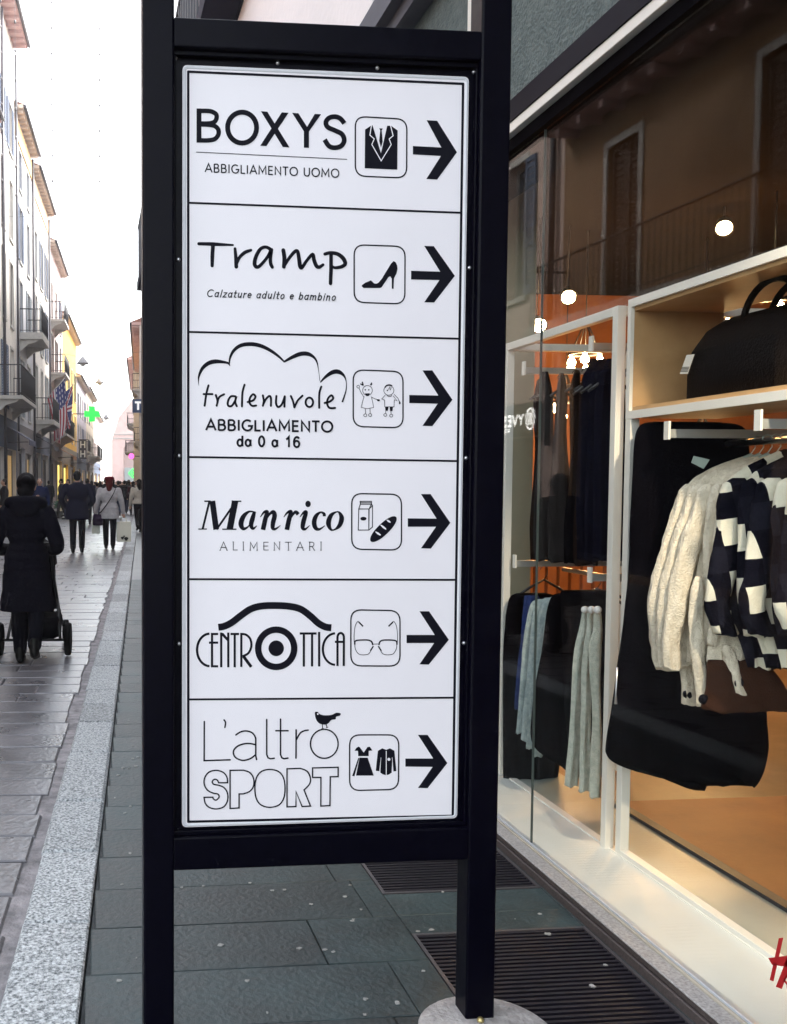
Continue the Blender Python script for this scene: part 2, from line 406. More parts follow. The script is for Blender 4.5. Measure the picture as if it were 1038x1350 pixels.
# ---- vinyl drawing: strokes and outlines in picture points, carried on to the panel plane
def smooth_pts(P, n=6, closed=False):
    out = []; m = len(P)
    rng = range(m if closed else m-1)
    for i in rng:
        g = lambda k: P[k % m] if closed else P[min(max(k, 0), m-1)]
        p0, p1, p2, p3 = g(i-1), g(i), g(i+1), g(i+2)
        for k in range(n):
            t = k/n
            out.append(tuple(.5*((2*b)+(-a+c)*t+(2*a-5*b+4*c-d)*t*t+(-a+3*b-3*c+d)*t**3) for a, b, c, d in zip(p0, p1, p2, p3)))
    if not closed: out.append(tuple(P[-1]))
    return out
def ell(cx, cy, rx, ry, a0=0, a1=360, n=28):
    return [(cx+rx*math.cos(math.radians(a0+(a1-a0)*k/n)), cy+ry*math.sin(math.radians(a0+(a1-a0)*k/n))) for k in range(n+1)]
class Ink:
    eps = .05
    def __init__(s, ox, oy, sc, dy=.0008): s.mb = MB(); s.o = (ox, oy); s.sc = sc; s.dy = dy
    def P(s, u, v):
        p = pY(s.o[0]+u/s.sc, s.o[1]+v/s.sc, SY); return (p.x, SY-s.dy, p.z)
    def fill(s, poly, m=0): s.dy += 1.2e-5; s.mb.sheet(poly, s.P, m)
    def stroke(s, pts, w=None, cap='b', sm=False, closed=False, m=0):
        s.dy += 1.2e-5
        pts = [tuple(p) for p in pts]
        if w is not None: pts = [(p[0], p[1], w) for p in pts]
        if sm: pts = smooth_pts(pts, 7, closed)
        q = [pts[0]]
        for p in pts[1:]:
            if math.hypot(p[0]-q[-1][0], p[1]-q[-1][1]) > s.eps: q.append(p)
        pts = q
        if closed and math.hypot(pts[0][0]-pts[-1][0], pts[0][1]-pts[-1][1]) < s.eps*10: pts = pts[:-1]
        n = len(pts); Lp = []; Rp = []
        for i in range(n):
            a = pts[i-1] if (i > 0 or closed) else None; b = pts[i]; c = pts[(i+1) % n] if (i < n-1 or closed) else None
            def nd(p, r): 
                d = math.hypot(r[0]-p[0], r[1]-p[1]) or 1e-6; return ((r[0]-p[0])/d, (r[1]-p[1])/d)
            d1 = nd(a, b) if a else None; d2 = nd(b, c) if c else None
            if d1 is None: d1 = d2
            if d2 is None: d2 = d1
            tx, ty = d1[0]+d2[0], d1[1]+d2[1]; tl = math.hypot(tx, ty)
            if tl < .2: tx, ty = d2; tl = 1
            tx /= tl; ty /= tl
            cosh = max(.45, tx*d1[0]+ty*d1[1]); h = b[2]/2/cosh
            Lp.append((b[0]-ty*h, b[1]+tx*h)); Rp.append((b[0]+ty*h, b[1]-tx*h))
        k = len(s.mb.v); s.mb.v += [s.P(*p) for p in Lp] + [s.P(*p) for p in Rp]
        for i in range(n if closed else n-1):
            j = (i+1) % n; s.mb.f.append((k+i, k+j, k+n+j, k+n+i)); s.mb.m.append(m); s.mb.sm.append(False)
        if cap == 'r' and not closed:
            for e in (pts[0], pts[-1]):
                s.fill(ell(e[0], e[1], e[2]/2, e[2]/2, n=12)[:-1], m)
    def done(s, name, mats=None, parent=None):
        o = s.mb.build(name, mats or M['sign_ink'], parent or panel, fixn=False)
        for p in o.data.polygons:
            if p.normal.y > 0: p.flip()
        return o
# ---- plain stroke alphabet (cap height 1, y up)
A_ = lambda *a: [(x, y) for x, y in ell(*a)]
GL = {
 'A': (.86, [[(.04, 0), (.43, 1), (.82, 0)], [(.17, .33), (.69, .33)]]),
 'B': (.70, [[(.1, 0), (.1, 1)], [(.1, .97), (.36, .97)] + A_(.36, .745, .2, .225, 90, -90, 10) + [(.1, .52)], [(.1, .52), (.38, .52)] + A_(.38, .275, .24, .245, 90, -90, 10) + [(.1, .03)]]),
 'C': (.86, [A_(.48, .5, .4, .48, 50, 310, 24)]),
 'E': (.62, [[(.56, .965), (.1, .965), (.1, .035), (.57, .035)], [(.1, .51), (.52, .51)]]),
 'F': (.58, [[(.56, .965), (.1, .965), (.1, 0)], [(.1, .5), (.5, .5)]]),
 'G': (.92, [A_(.48, .5, .4, .48, 48, 330, 24) + [(.86, .45), (.52, .45)]]),
 'H': (.80, [[(.1, 0), (.1, 1)], [(.7, 0), (.7, 1)], [(.1, .52), (.7, .52)]]),
 'I': (.24, [[(.12, 0), (.12, 1)]]),
 'L': (.56, [[(.1, 1), (.1, .035), (.53, .035)]]),
 'M': (.98, [[(.1, 0), (.12, .98), (.49, .25), (.86, .98), (.88, 0)]]),
 'N': (.80, [[(.1, 0), (.1, .95), (.7, .05), (.7, 1)]]),
 'O': (.98, [A_(.49, .5, .42, .48, 0, 360, 32)]),
 'R': (.70, [[(.1, 0), (.1, 1)], [(.1, .97), (.36, .97)] + A_(.36, .72, .22, .25, 90, -90, 10) + [(.1, .47)], [(.34, .47), (.64, 0)]]),
 'S': (.64, [smooth_pts([(.56, .84), (.44, .95), (.28, .97), (.12, .86), (.12, .68), (.3, .54), (.46, .45), (.56, .28), (.48, .09), (.3, .03), (.14, .07), (.06, .18)], 4)]),
 'T': (.66, [[(.02, .965), (.64, .965)], [(.33, .965), (.33, 0)]]),
 'U': (.78, [[(.1, 1), (.1, .36)] + A_(.39, .33, .29, .3, 180, 360, 14) + [(.68, 1)]]),
 'V': (.80, [[(.03, 1), (.4, .02), (.77, 1)]]),
 'Y': (.74, [[(.03, 1), (.37, .48), (.71, 1)], [(.37, .48), (.37, 0)]]),
 '0': (.62, [A_(.31, .5, .22, .47, 0, 360, 24)]),
 '1': (.62, [[(.12, .72), (.24, .80), (.36, .98), (.36, 0)]]),
 '6': (.62, [A_(.31, .31, .22, .29, 0, 360, 20), smooth_pts([(.5, .82), (.42, .93), (.30, .96), (.16, .84), (.09, .6), (.09, .34)], 4)]),
 'a': (.58, [A_(.27, .33, .2, .3, 0, 360, 18), [(.48, .66), (.47, .2), (.50, .03)]]),
 'b': (.58, [[(.1, 1), (.1, .03)], A_(.3, .33, .2, .31, 0, 360, 18)]),
 'c': (.50, [A_(.29, .33, .21, .31, 45, 315, 16)]),
 'd': (.60, [A_(.27, .33, .2, .31, 0, 360, 18), [(.48, 1), (.48, 0)]]),
 'e': (.54, [[(.09, .33), (.46, .38)] + A_(.28, .34, .19, .3, 8, 320, 18)]),
 'i': (.24, [[(.12, .64), (.12, 0)], [(.13, .84), (.14, .9)]]),
 'l': (.24, [[(.14, 1), (.11, 0)]]),
 'm': (.86, [[(.09, .66), (.09, 0)], [(.09, .4), (.2, .6), (.33, .62), (.42, .5), (.42, 0)], [(.42, .4), (.54, .6), (.66, .62), (.75, .5), (.76, 0)]]),
 'n': (.56, [[(.09, .66), (.09, 0)], [(.09, .4), (.2, .6), (.33, .63), (.44, .5), (.45, 0)]]),
 'o': (.56, [A_(.28, .33, .2, .31, 0, 360, 20)]),
 'r': (.40, [[(.09, .66), (.09, 0)], [(.09, .38), (.2, .58), (.36, .63)]]),
 't': (.40, [[(.18, .95), (.16, .12), (.24, .03), (.36, .05)], [(.02, .64), (.36, .64)]]),
 'u': (.56, [[(.09, .65), (.09, .18), (.2, .03), (.34, .1), (.45, .3)], [(.45, .65), (.46, 0)]]),
 'z': (.50, [[(.07, .63), (.43, .63), (.07, .03), (.45, .03)]]),
 ' ': (.36, []),
}
def text(ink, s, a, b, h, w, gap=.10, slant=0.0, cap='b', serif=False, h2=None):
    tot = sum(GL[c][0] for c in s) + gap*(len(s)-1); x = 0; L = math.hypot(b[0]-a[0], b[1]-a[1])
    h2 = h2 or h
    for c in s:
        adv, st = GL[c]
        for P in st:
            out = []
            for (u, v) in P:
                t = (x+u+slant*v)/tot; hh = h + (h2-h)*t
                out.append((a[0]+(b[0]-a[0])*t, a[1]+(b[1]-a[1])*t - v*hh))
            cl = P[0] == P[-1] or (abs(P[0][0]-P[-1][0]) < 1e-6 and abs(P[0][1]-P[-1][1]) < 1e-6)
            ink.stroke(out, w, cap, closed=cl and len(P) > 6)
            if serif and not (cl and len(P) > 6):
                for e in (out[0], out[-1]): ink.stroke([(e[0]-h*.09, e[1]), (e[0]+h*.09, e[1])], w*.8)
        x += adv+gap

# frame lines and dividers
k = Ink(0, 0, 1)
c4 = [(248.3, 94.6), (610.6, 110.6), (597.0, 1075.4), (248.4, 1083.2)]
for i in range(4): k.stroke([c4[i], c4[(i+1) % 4]], 3.2, 'r')
for a, b in (((249, 267.4), (608.0, 280.6)), ((249, 437.6), (605.6, 446.6)), ((249, 602.5), (603.2, 607.8)), ((249, 763.5), (601, 764.4)), ((249, 922), (598.8, 919.7))): k.stroke([a, b], 2.6)
k.done('divider_lines')

# --- row 1
S = 4.718
k = Ink(250, 130, S)
k.stroke([(59, 62), (59, 274)], 30)
k.stroke(smooth_pts([(59, 77), (110, 77), (140, 82), (165, 98), (168, 122), (155, 145), (120, 155), (59, 155)], 6), 28)
k.stroke(smooth_pts([(59, 160), (115, 163), (155, 170), (178, 192), (180, 222), (160, 250), (120, 260), (59, 260)], 6), 28)
k.stroke(ell(327, 181, 90, 96, n=40), 31, closed=True)
k.fill([(444, 79), (484, 82), (622, 304), (580, 301)]); k.fill([(574, 86), (616, 89), (478, 296), (440, 293)])
k.fill([(638, 89), (677, 92), (731, 176), (779, 96), (818, 98), (743, 205), (743, 307), (711, 306), (711, 204)])
k.stroke([(963, 155), (938, 125), (905, 113), (868, 121), (848, 148), (860, 178), (905, 199), (948, 222), (962, 260), (945, 293), (906, 306), (868, 296), (840, 256)], 30, sm=True)
k.stroke([(42, 333), (980, 378)], 4.5)
text(k, 'ABBIGLIAMENTO UOMO', (95, 457), (932, 492), 53, 7.5, .12)
k.done('lettering')
# --- row 2
k = Ink(250, 300, S)
k.stroke([(58, 101, 20), (145, 103, 24), (200, 106, 19), (270, 109, 12)], cap='r'); k.stroke([(146, 104, 24), (142, 180, 24), (141, 238, 20)], cap='r')
k.stroke([(283, 132, 18), (288, 185, 22), (291, 244, 24)], cap='r'); k.stroke([(292, 225, 20), (312, 185, 20), (345, 155, 22), (382, 141, 17)], cap='r', sm=True)
k.stroke([(510, 140, 22), (475, 122, 20), (440, 135, 22), (412, 185, 24), (405, 230, 24), (425, 246, 22), (460, 215, 20), (490, 175, 20), (508, 142, 22), (503, 190, 22), (505, 225, 22), (515, 247, 20)], cap='r', sm=True)
k.stroke([(583, 141, 24), (590, 190, 26), (587, 244, 24)], cap='r', sm=True); k.stroke([(588, 240, 18), (620, 190, 20), (655, 150, 22), (672, 150, 22), (680, 190, 24), (688, 240, 26), (700, 248, 22), (730, 205, 20), (765, 168, 22), (775, 205, 24), (790, 240, 24), (808, 246, 22), (830, 232, 18)], cap='r', sm=True)
k.stroke([(842, 165, 20), (875, 158, 22), (920, 165, 24), (955, 192, 26), (968, 225, 24), (945, 244, 22), (905, 250, 18), (885, 240, 14)], cap='r', sm=True); k.stroke([(880, 165, 22), (880, 250, 24), (877, 348, 22)], cap='r')
text(k, 'Calzature adulto e bambino', (104, 430), (906, 455), 44, 6.2, .14, .22, 'r')
k.done('lettering')
# --- row 3
k = Ink(250, 445, S)
for seg in ([(58, 300, 1), (56, 270, 6), (60, 235, 13), (82, 190, 21), (118, 160, 25), (160, 149, 26), (205, 152, 18), (240, 160, 13), (252, 178, 3)],
            [(247, 172, 7), (252, 128, 13), (275, 82, 19), (318, 50, 23), (378, 41, 25), (440, 51, 24), (500, 79, 20), (555, 118, 15), (592, 154, 9)],
            [(590, 150, 12), (640, 122, 22), (690, 102, 26), (735, 102, 25), (772, 122, 16), (793, 155, 9), (804, 215, 3), (811, 270, 4)],
            [(813, 279, 7), (848, 243, 18), (888, 217, 26), (925, 213, 27), (958, 235, 15), (974, 272, 6), (973, 330, 7), (950, 402, 11)]): k.stroke(seg, sm=True)
for g in ([(118, 298), (105, 350), (94, 424)], [(88, 352), (142, 352)], [(164, 358), (174, 395), (169, 424)], [(172, 412), (184, 372), (215, 353)],
          [(286, 366), (258, 366), (240, 393), (240, 423), (262, 425), (284, 392), (291, 366), (284, 400), (294, 427)], [(342, 294), (329, 345), (326, 428)],
          [(362, 401), (396, 391), (410, 368), (396, 353), (378, 372), (372, 402), (388, 424), (414, 423)], [(456, 360), (462, 395), (456, 424)], [(457, 420), (474, 385), (496, 364), (506, 378), (506, 425)],
          [(540, 364), (538, 410), (552, 432), (574, 415), (592, 366)], [(592, 366), (590, 430)], [(630, 364), (643, 395), (652, 434)], [(652, 434), (672, 393), (702, 362)],
          [(819, 306), (807, 350), (806, 437)], [(840, 407), (872, 398), (893, 378), (882, 360), (862, 378), (855, 410), (870, 437), (905, 438)]): k.stroke(g, 13, 'r', sm=True)
k.stroke(ell(745, 403, 23, 29), 13, closed=True)
text(k, 'ABBIGLIAMENTO', (100, 576), (893, 588), 67, 12.5, .10)
text(k, 'da 0 a 16', (293, 676), (689, 683), 66, 13, .08)
k.done('lettering')
# --- row 4
k = Ink(250, 640, S)
k.stroke([(92, 98), (132, 98)], 9); k.stroke([(124, 98), (82, 270)], 13); k.stroke([(55, 271), (108, 271)], 7); k.stroke([(142, 96), (166, 274)], 36); k.stroke([(290, 98), (168, 274)], 13)
k.stroke([(284, 96), (250, 272)], 40); k.stroke([(262, 98), (322, 98)], 8); k.stroke([(203, 272), (292, 272)], 8)
k.stroke([(408, 166, 8), (370, 163, 13), (336, 192, 28), (320, 238, 32), (334, 268, 22), (362, 258, 10), (388, 222, 7), (406, 176, 9)], sm=True); k.stroke([(405, 162, 18), (392, 205, 29), (383, 245, 27), (395, 268, 17), (419, 250, 4)], sm=True)
k.stroke([(440, 197, 4), (462, 168, 14), (482, 166, 24), (470, 215, 29), (457, 276, 29)], sm=True); k.stroke([(466, 232, 6), (495, 182, 13), (520, 165, 24), (529, 188, 29), (519, 232, 28), (518, 264, 24), (535, 270, 14), (566, 248, 3)], sm=True)
k.stroke([(586, 197, 4), (608, 170, 14), (630, 165, 24), (618, 215, 29), (605, 276, 29)], sm=True); k.stroke([(615, 232, 6), (640, 185, 13), (660, 165, 20), (676, 180, 24)], sm=True)
k.fill(ell(737, 115, 17, 20)[:-1]); k.stroke([(686, 197, 4), (708, 170, 14), (724, 168, 24), (709, 222, 29), (704, 262, 25), (720, 271, 14), (748, 248, 3)], sm=True)
k.stroke([(838, 192, 20), (836, 176, 18), (815, 167, 12), (788, 188, 24), (775, 228, 30), (784, 264, 26), (808, 272, 15), (842, 250, 4)], sm=True)
k.stroke([(915, 164, 8), (880, 186, 25), (864, 232, 31), (876, 270, 18), (898, 276, 9), (932, 250, 25), (946, 205, 30), (934, 172, 17)], sm=True, closed=True)
text(k, 'ALIMENTARI', (188, 403), (824, 403), 52, 4.2, .55, serif=True)
k.done('lettering')
# --- row 5
k = Ink(250, 780, S)
k.stroke(ell(127, 362, 80, 101, -92, -268, 24), 15)
for g in ([(140, 256), (140, 470)], [(134, 263), (178, 263)], [(121, 317), (178, 317)], [(134, 464), (178, 464)], [(197, 254), (197, 470)], [(241, 254), (241, 470)], [(255, 263), (308, 263)], [(281, 263), (281, 470)], [(322, 256), (322, 468)], [(685, 260), (790, 260)], [(711, 260), (711, 466)], [(762, 260), (762, 465)], [(806, 250), (806, 465)], [(904, 312), (964, 312)]): k.stroke(g, 14)
k.fill([(197, 254), (212, 258), (241, 292), (241, 314), (197, 268)])
k.stroke([(322, 263), (352, 268), (378, 295), (384, 340), (366, 382), (330, 402)], 14, sm=True); k.stroke([(334, 400), (384, 468)], 19)
k.stroke(ell(539, 352, 112, 116, n=48), 40, closed=True); k.fill(ell(539, 352, 48, 49)[:-1])
k.stroke(ell(908, 357, 79, 98, -92, -268, 24), 14)
k.stroke([(920, 462), (920, 290)] + ell(940, 285, 20, 28, 180, 360, 14) + [(960, 290), (959, 462)], 14)
k.stroke([(179, 221), (215, 215), (262, 192), (320, 148), (380, 108), (450, 89), (540, 86), (620, 91), (690, 108), (750, 150), (800, 195), (845, 219), (882, 224)], 43, sm=True)
k.done('lettering')
# --- row 6
k = Ink(250, 930, S)
for g in ([(92, 100), (91, 343), (253, 338)], [(412, 205), (412, 312), (417, 336)], [(537, 157), (613, 157)], [(663, 152), (662, 327)], [(480, 87), (480, 305), (488, 325), (503, 331), (527, 328)], [(566, 85), (566, 305), (574, 325), (588, 331), (612, 327)]): k.stroke(g, 9.5, 'r')
for g in ([(215, 90), (224, 106), (220, 136)], [(288, 183), (318, 164), (352, 158), (390, 170), (410, 200), (412, 230)], [(412, 245), (380, 237), (340, 238), (297, 254), (273, 285), (285, 322), (330, 341), (378, 330), (412, 305)], [(663, 215), (688, 172), (714, 157), (738, 153)]): k.stroke(g, 9.5, 'r', sm=True)
k.stroke(ell(838, 238, 86, 90, n=40), 9, closed=True)
k.fill(smooth_pts([(780, 42), (797, 40), (808, 52), (832, 60), (868, 60), (890, 56), (912, 45), (938, 48), (936, 62), (912, 70), (908, 85), (882, 90), (866, 108), (845, 118), (815, 115), (795, 100), (783, 75)], 4, True))
for g in ([(826, 114), (827, 144)], [(848, 114), (855, 136)], [(820, 145), (836, 143)], [(848, 138), (862, 134)]): k.stroke(g, 5)
k.stroke(smooth_pts([(237, 480), (232, 444), (208, 415), (165, 403), (120, 415), (94, 450), (92, 492), (113, 527), (148, 545), (175, 550), (184, 568), (166, 588), (149, 581), (145, 570)], 5)
         + smooth_pts([(90, 571), (98, 608), (122, 633), (165, 643), (212, 630), (236, 592), (236, 545), (215, 511), (182, 496), (152, 490), (141, 475), (154, 459), (172, 463), (181, 480)], 5), 8.5, closed=True)
k.stroke([(252, 403), (325, 402)] + smooth_pts([(335, 402), (375, 417), (398, 453), (398, 500), (375, 533), (335, 549)], 6) + [(308, 550), (308, 637), (252, 640)], 8.5, closed=True)
k.stroke(smooth_pts([(500, 397), (560, 415), (590, 470), (590, 560), (560, 615), (500, 633), (440, 615), (410, 560), (410, 470), (440, 415)], 6, True), 8.5, closed=True)
k.stroke([(606, 393), (680, 391)] + smooth_pts([(690, 391), (730, 408), (751, 448), (746, 488), (712, 525)], 6) + [(752, 625), (700, 628), (662, 535), (662, 628), (606, 630)], 8.5, closed=True)
k.stroke([(765, 388), (924, 384), (924, 442), (875, 443), (873, 622), (816, 625), (817, 447), (765, 447)], 8.5, closed=True)
k.done('lettering')
k = Ink(250, 930, S, .0025); k.fill(ell(797, 52, 5, 5, n=10)[:-1]); k.done('bird_eye', M['sign_white'])

# arrows (zoomed picture points, 2.5317 per point)
Z = 2.5317
for oy, A in ((80, [(842, 199), (877, 201), (943, 306), (877, 397), (841, 395), (890, 318), (796, 313), (796, 285), (891, 290)]),
              (265, [(834, 150), (866, 151), (936, 250), (867, 339), (834, 338), (885, 264), (790, 262), (790, 233), (887, 236)]),
              (435, [(828, 135), (861, 135), (928, 233), (861, 321), (828, 320), (879, 246), (784, 244), (784, 217), (881, 219)]),
              (600, [(823, 130), (855, 130), (921, 226), (856, 312), (823, 311), (873, 239), (779, 239), (779, 211), (875, 212)]),
              (760, [(818, 116), (850, 116), (916, 211), (849, 294), (818, 293), (867, 222), (775, 222), (775, 195), (869, 195)]),
              (915, [(813, 136), (845, 136), (911, 230), (845, 314), (813, 313), (862, 243), (771, 242), (771, 215), (864, 215)])):
    k = Ink(230, oy, Z); k.fill(A); k.done('arrow')
def boxed(oy, c, r=36):
    k = Ink(230, oy, Z); k.stroke(round_poly(c, r, 8), 4.6, closed=True); return k
B = [boxed(80, [(604, 186), (776, 196), (775, 392), (604, 385)]), boxed(265, [(600, 146), (770, 152), (769, 344), (600, 338)]), boxed(435, [(597, 133), (763, 139), (763, 327), (597, 322)]),
     boxed(600, [(592, 128), (758, 131), (758, 317), (592, 314)]), boxed(760, [(589, 111), (753, 114), (753, 299), (589, 298)]), boxed(915, [(585, 136), (749, 136), (748, 318), (585, 322)])]
R_ = 6.92
def recoord(k, ox, oy): k.o = (ox, oy); k.sc = R_
# suit
k = B[0]; recoord(k, 460, 145)
k.fill([(148, 180), (200, 145), (216, 140), (293, 395), (350, 145), (387, 145), (445, 188), (442, 545), (145, 532)])
k.fill([(277, 168), (309, 170), (300, 186), (309, 290), (293, 345), (277, 282), (286, 186)])
o = k.done('pictogram')
k = Ink(460, 145, R_, .0025); k.stroke([(206, 138), (190, 232), (230, 267), (208, 318), (293, 467), (385, 318), (366, 268), (402, 238), (378, 143)], 8); k.done('suit_seam', M['sign_white'], o)
# shoe
k = B[1]; recoord(k, 460, 315)
k.fill([(116, 432), (122, 420), (150, 400), (202, 378), (212, 388), (230, 405), (248, 409), (268, 402), (300, 365), (345, 290), (385, 225), (408, 202), (428, 214), (442, 245), (444, 275), (435, 315), (412, 360), (408, 455), (392, 455), (391, 362), (378, 342), (362, 348), (300, 440), (285, 448), (135, 448)])
k.done('pictogram')
# girl and boy
k = B[2]; recoord(k, 460, 480)
k.stroke(ell(170, 240, 44, 44), 5, closed=True); k.stroke(ell(365, 240, 46, 44), 5, closed=True)
for c in ((150, 235), (182, 235), (352, 240)): k.fill(ell(*c, 6, 7, n=10)[:-1])
k.fill([(145, 268), (192, 266), (182, 290), (160, 292)])
for g in ([(132, 195), (105, 180)], [(132, 195), (122, 162)], [(196, 192), (210, 170)], [(196, 192), (212, 182)]): k.stroke(g, 11)
k.stroke([(140, 295), (125, 340), (112, 395), (165, 408), (226, 396), (218, 350), (205, 297)], 5)
for g in ([(138, 302), (112, 262), (92, 218)], [(205, 302), (240, 318), (272, 328)], [(150, 408), (154, 455)], [(192, 405), (195, 455)], [(338, 420), (334, 452)], [(382, 425), (386, 458)], [(412, 275), (448, 312), (465, 358)], [(452, 325), (470, 352)], [(404, 290), (440, 335), (412, 325)]): k.stroke(g, 5)
k.stroke(ell(85, 206, 12, 13), 5, closed=True); k.fill(ell(270, 330, 14, 9)[:-1]); k.fill(ell(464, 355, 8, 12)[:-1])
for c in ((150, 467), (194, 465), (332, 464), (386, 470)): k.stroke(ell(*c, 14, 13), 5, closed=True)
k.stroke([(332, 283), (300, 318), (326, 330), (327, 390), (412, 390), (414, 326)], 5); k.stroke(ell(370, 282, 22, 14, 0, 180), 5)
k.fill([(330, 390), (362, 390), (354, 426), (334, 426)]); k.fill([(372, 390), (403, 390), (397, 430), (376, 426)])
k.stroke([(328, 215), (345, 196), (372, 190), (395, 200)], 12, sm=True); k.stroke([(362, 232), (375, 205)], 6); k.stroke([(378, 238), (386, 212)], 6)
k.done('pictogram')
# carton and loaf
k = B[3]; recoord(k, 460, 645)
for g in ([(90, 180), (185, 180), (182, 372), (86, 372), (90, 180)], [(185, 180), (216, 150), (215, 345), (182, 372)], [(90, 180), (105, 136), (205, 136), (185, 180)], [(105, 136), (104, 110), (205, 110), (205, 136)], [(205, 136), (216, 152)], [(182, 180), (182, 372)]): k.stroke(g, 8, 'r')
k.stroke([(108, 123), (202, 123)], 7); k.fill(ell(133, 268, 28, 17)[:-1])
an = math.radians(-44); k.fill([(315+math.cos(an)*u-math.sin(an)*v, 364+math.sin(an)*u+math.cos(an)*v) for u, v in [(160*math.copysign(abs(math.cos(t))**.9, math.cos(t)), 52*math.sin(t)) for t in [2*PI*i/36 for i in range(36)]]])
o = k.done('pictogram')
k = Ink(460, 645, R_, .0025)
for a, b in (((346, 280), (374, 300)), ((290, 326), (334, 362)), ((244, 389), (284, 416))): k.stroke([(a[0], a[1], 8), ((a[0]+b[0])/2, (a[1]+b[1])/2, 18), (b[0], b[1], 12)], cap='r')
k.done('loaf_cut', M['sign_white'], o)
# glasses
k = B[4]; recoord(k, 460, 800)
for mx in (0, 1):
    f = (lambda P: [(492-p[0],)+tuple(p[1:]) for p in P]) if mx else (lambda P: P)
    k.stroke(f([(54, 345), (56, 318), (75, 306), (130, 302), (180, 304), (208, 318), (218, 348)]), 13, sm=True)
    k.stroke(f([(54, 335), (60, 385), (88, 428), (130, 438), (178, 430), (204, 396)]), 6, sm=True); k.stroke(f([(196, 402), (224, 358)]), 12)
    k.stroke(f([(50, 330), (48, 260), (58, 175), (80, 134), (92, 138)]), 6, sm=True); k.stroke(f([(90, 138), (130, 178)]), 13)
k.stroke([(216, 340), (276, 338)], 6); k.done('pictogram')
# dress and shirt
k = B[5]; recoord(k, 455, 960)
k.fill([(86, 205), (104, 178), (122, 168), (134, 172), (170, 222), (204, 172), (226, 168), (250, 203), (216, 206), (215, 254), (120, 254), (118, 206)]); k.fill([(132, 268), (206, 268), (262, 432), (100, 432)]); k.fill([(120, 272), (130, 270), (86, 437), (65, 435)])
k.fill([(300, 205), (340, 183), (375, 197), (410, 183), (450, 205), (468, 390), (440, 394), (431, 280), (425, 405), (400, 422), (375, 428), (348, 422), (322, 405), (326, 270), (312, 392), (280, 388)])
o = k.done('pictogram')
k = Ink(455, 960, R_, .0025); k.stroke([(374, 205), (374, 428)], 7); k.fill(ell(398, 282, 14, 14, n=16)[:-1]); k.stroke([(326, 265), (318, 388)], 4); k.stroke([(428, 265), (438, 392)], 4); k.done('shirt_seam', M['sign_white'], o)
# ================================================================ the clothes shop on the right
YR = 9.0                                     # depth of the shop room along the street
GX = 1.755                                   # shop glass plane
FX = 2.05                                    # front plane of the display frames
shop = empty('shop_building', (GX, 0, 0), 0, 'grey stucco corner shop with a tall plate glass clothes display window', 'shop building')
YA, YB = -4.0, 5.6                           # extent of the shop along the street
GY0, GY1 = -3.0, 4.72                        # extent of the window
WZ0, WZ1 = .062, 2.905
WALLX = 1.70
mb = MB()
mb.box((WALLX, YA, 2.965), (WALLX+.35, YB, 8.5)); mb.box((WALLX, GY1+.06, .13), (WALLX+.35, YB, 2.965)); mb.box((WALLX, YA, .13), (WALLX+.35, GY0-.05, 2.965))
mb.box((WALLX+.35, YB-.3, 3.43), (12, YB, 8.5)); mb.box((1.95, YR, 0), (9, YR+.2, 3.43)); mb.box((WALLX+.35, YA, 0), (12, YA+.3, 8.5)); mb.box((12, YA, 0), (12.3, YB, 8.5)); mb.box((8.76, YB, 0), (9, YR, 3.43))
mb.build('wall', M['stucco'], shop, world=True)
mb = MB(); mb.box((WALLX-.16, YA, 3.98), (WALLX-.002, YB+.02, 4.13)); mb.box((WALLX-.10, YA, 3.90), (WALLX-.002, YB+.01, 3.978))
mb.build('cornice', mat('cornice', (.10, .10, .12), .8, var=.1), shop, world=True)
mb = MB(); mb.box((WALLX-.3, YA, 8.502), (12.4, YB+.2, 8.7)); mb.build('roof', mat('shop_roof', (.16, .09, .07), .8), shop, world=True)
# window head: dark lintel strip, white trim, dark frame
mb = MB(); mb.box((WALLX-.012, YA, 2.966), (WALLX+.1, GY1+.05, 3.05)); mb.build('lintel', mat('lintel', (.004, .0035, .010), .6, spec=.1), shop, world=True)
mb = MB(); mb.box((WALLX-.006, GY0-.05, 2.925), (WALLX+.11, GY1+.05, 2.9655)); mb.build('head_trim', M['white_frame'], shop, .003, world=True)
mb = MB(); mb.box((GX-.03, GY0-.05, 2.875), (GX+.05, GY1+.05, 2.9245)); mb.build('window_head', mat('matte_frame', (.005, .0045, .006), 1, spec=0), shop, world=True)
mb = MB(); mb.box((GX-.03, GY1, WZ0), (GX+.05, GY1+.055, 2.875)); mb.build('window_jamb', M['dark_frame'], shop, world=True)
mb = MB(); mb.box((1.806, GY0-.05, 2.90), (2.062, GY1+.05, 2.9635)); mb.build('soffit_shade_cover', mat('matte_black', (.006, .005, .005), 1, spec=0), shop, world=True)  # matte black cover added so the lit underside of the wall reads dark
# plinth: two dark granite courses, light granite top, beige bead, aluminium sill
mb = MB(); mb.box((1.672, YA, -.01), (WALLX+.3, YB, .030)); mb.box((1.679, YA, .0325), (WALLX+.3, YB, .050)); mb.build('plinth', M['granite_dark'], shop, .003, world=True)
mb = MB(); mb.box((1.677, YA, .0505), (1.735, YB, .056)); mb.build('granite_sill', M['granite_top'], shop, .002, world=True)
mb = MB(); mb.box((1.7352, GY0, .0505), (1.7448, GY1, .0625)); mb.build('sill_bead', M['beige'], shop, .002, world=True)
mb = MB(); mb.box((1.745, GY0, .0505), (1.751, GY1, .069)); mb.box((1.751, GY0, .0505), (1.772, GY1, .064)); mb.build('sill_rail', M['alu'], shop, .001, world=True)
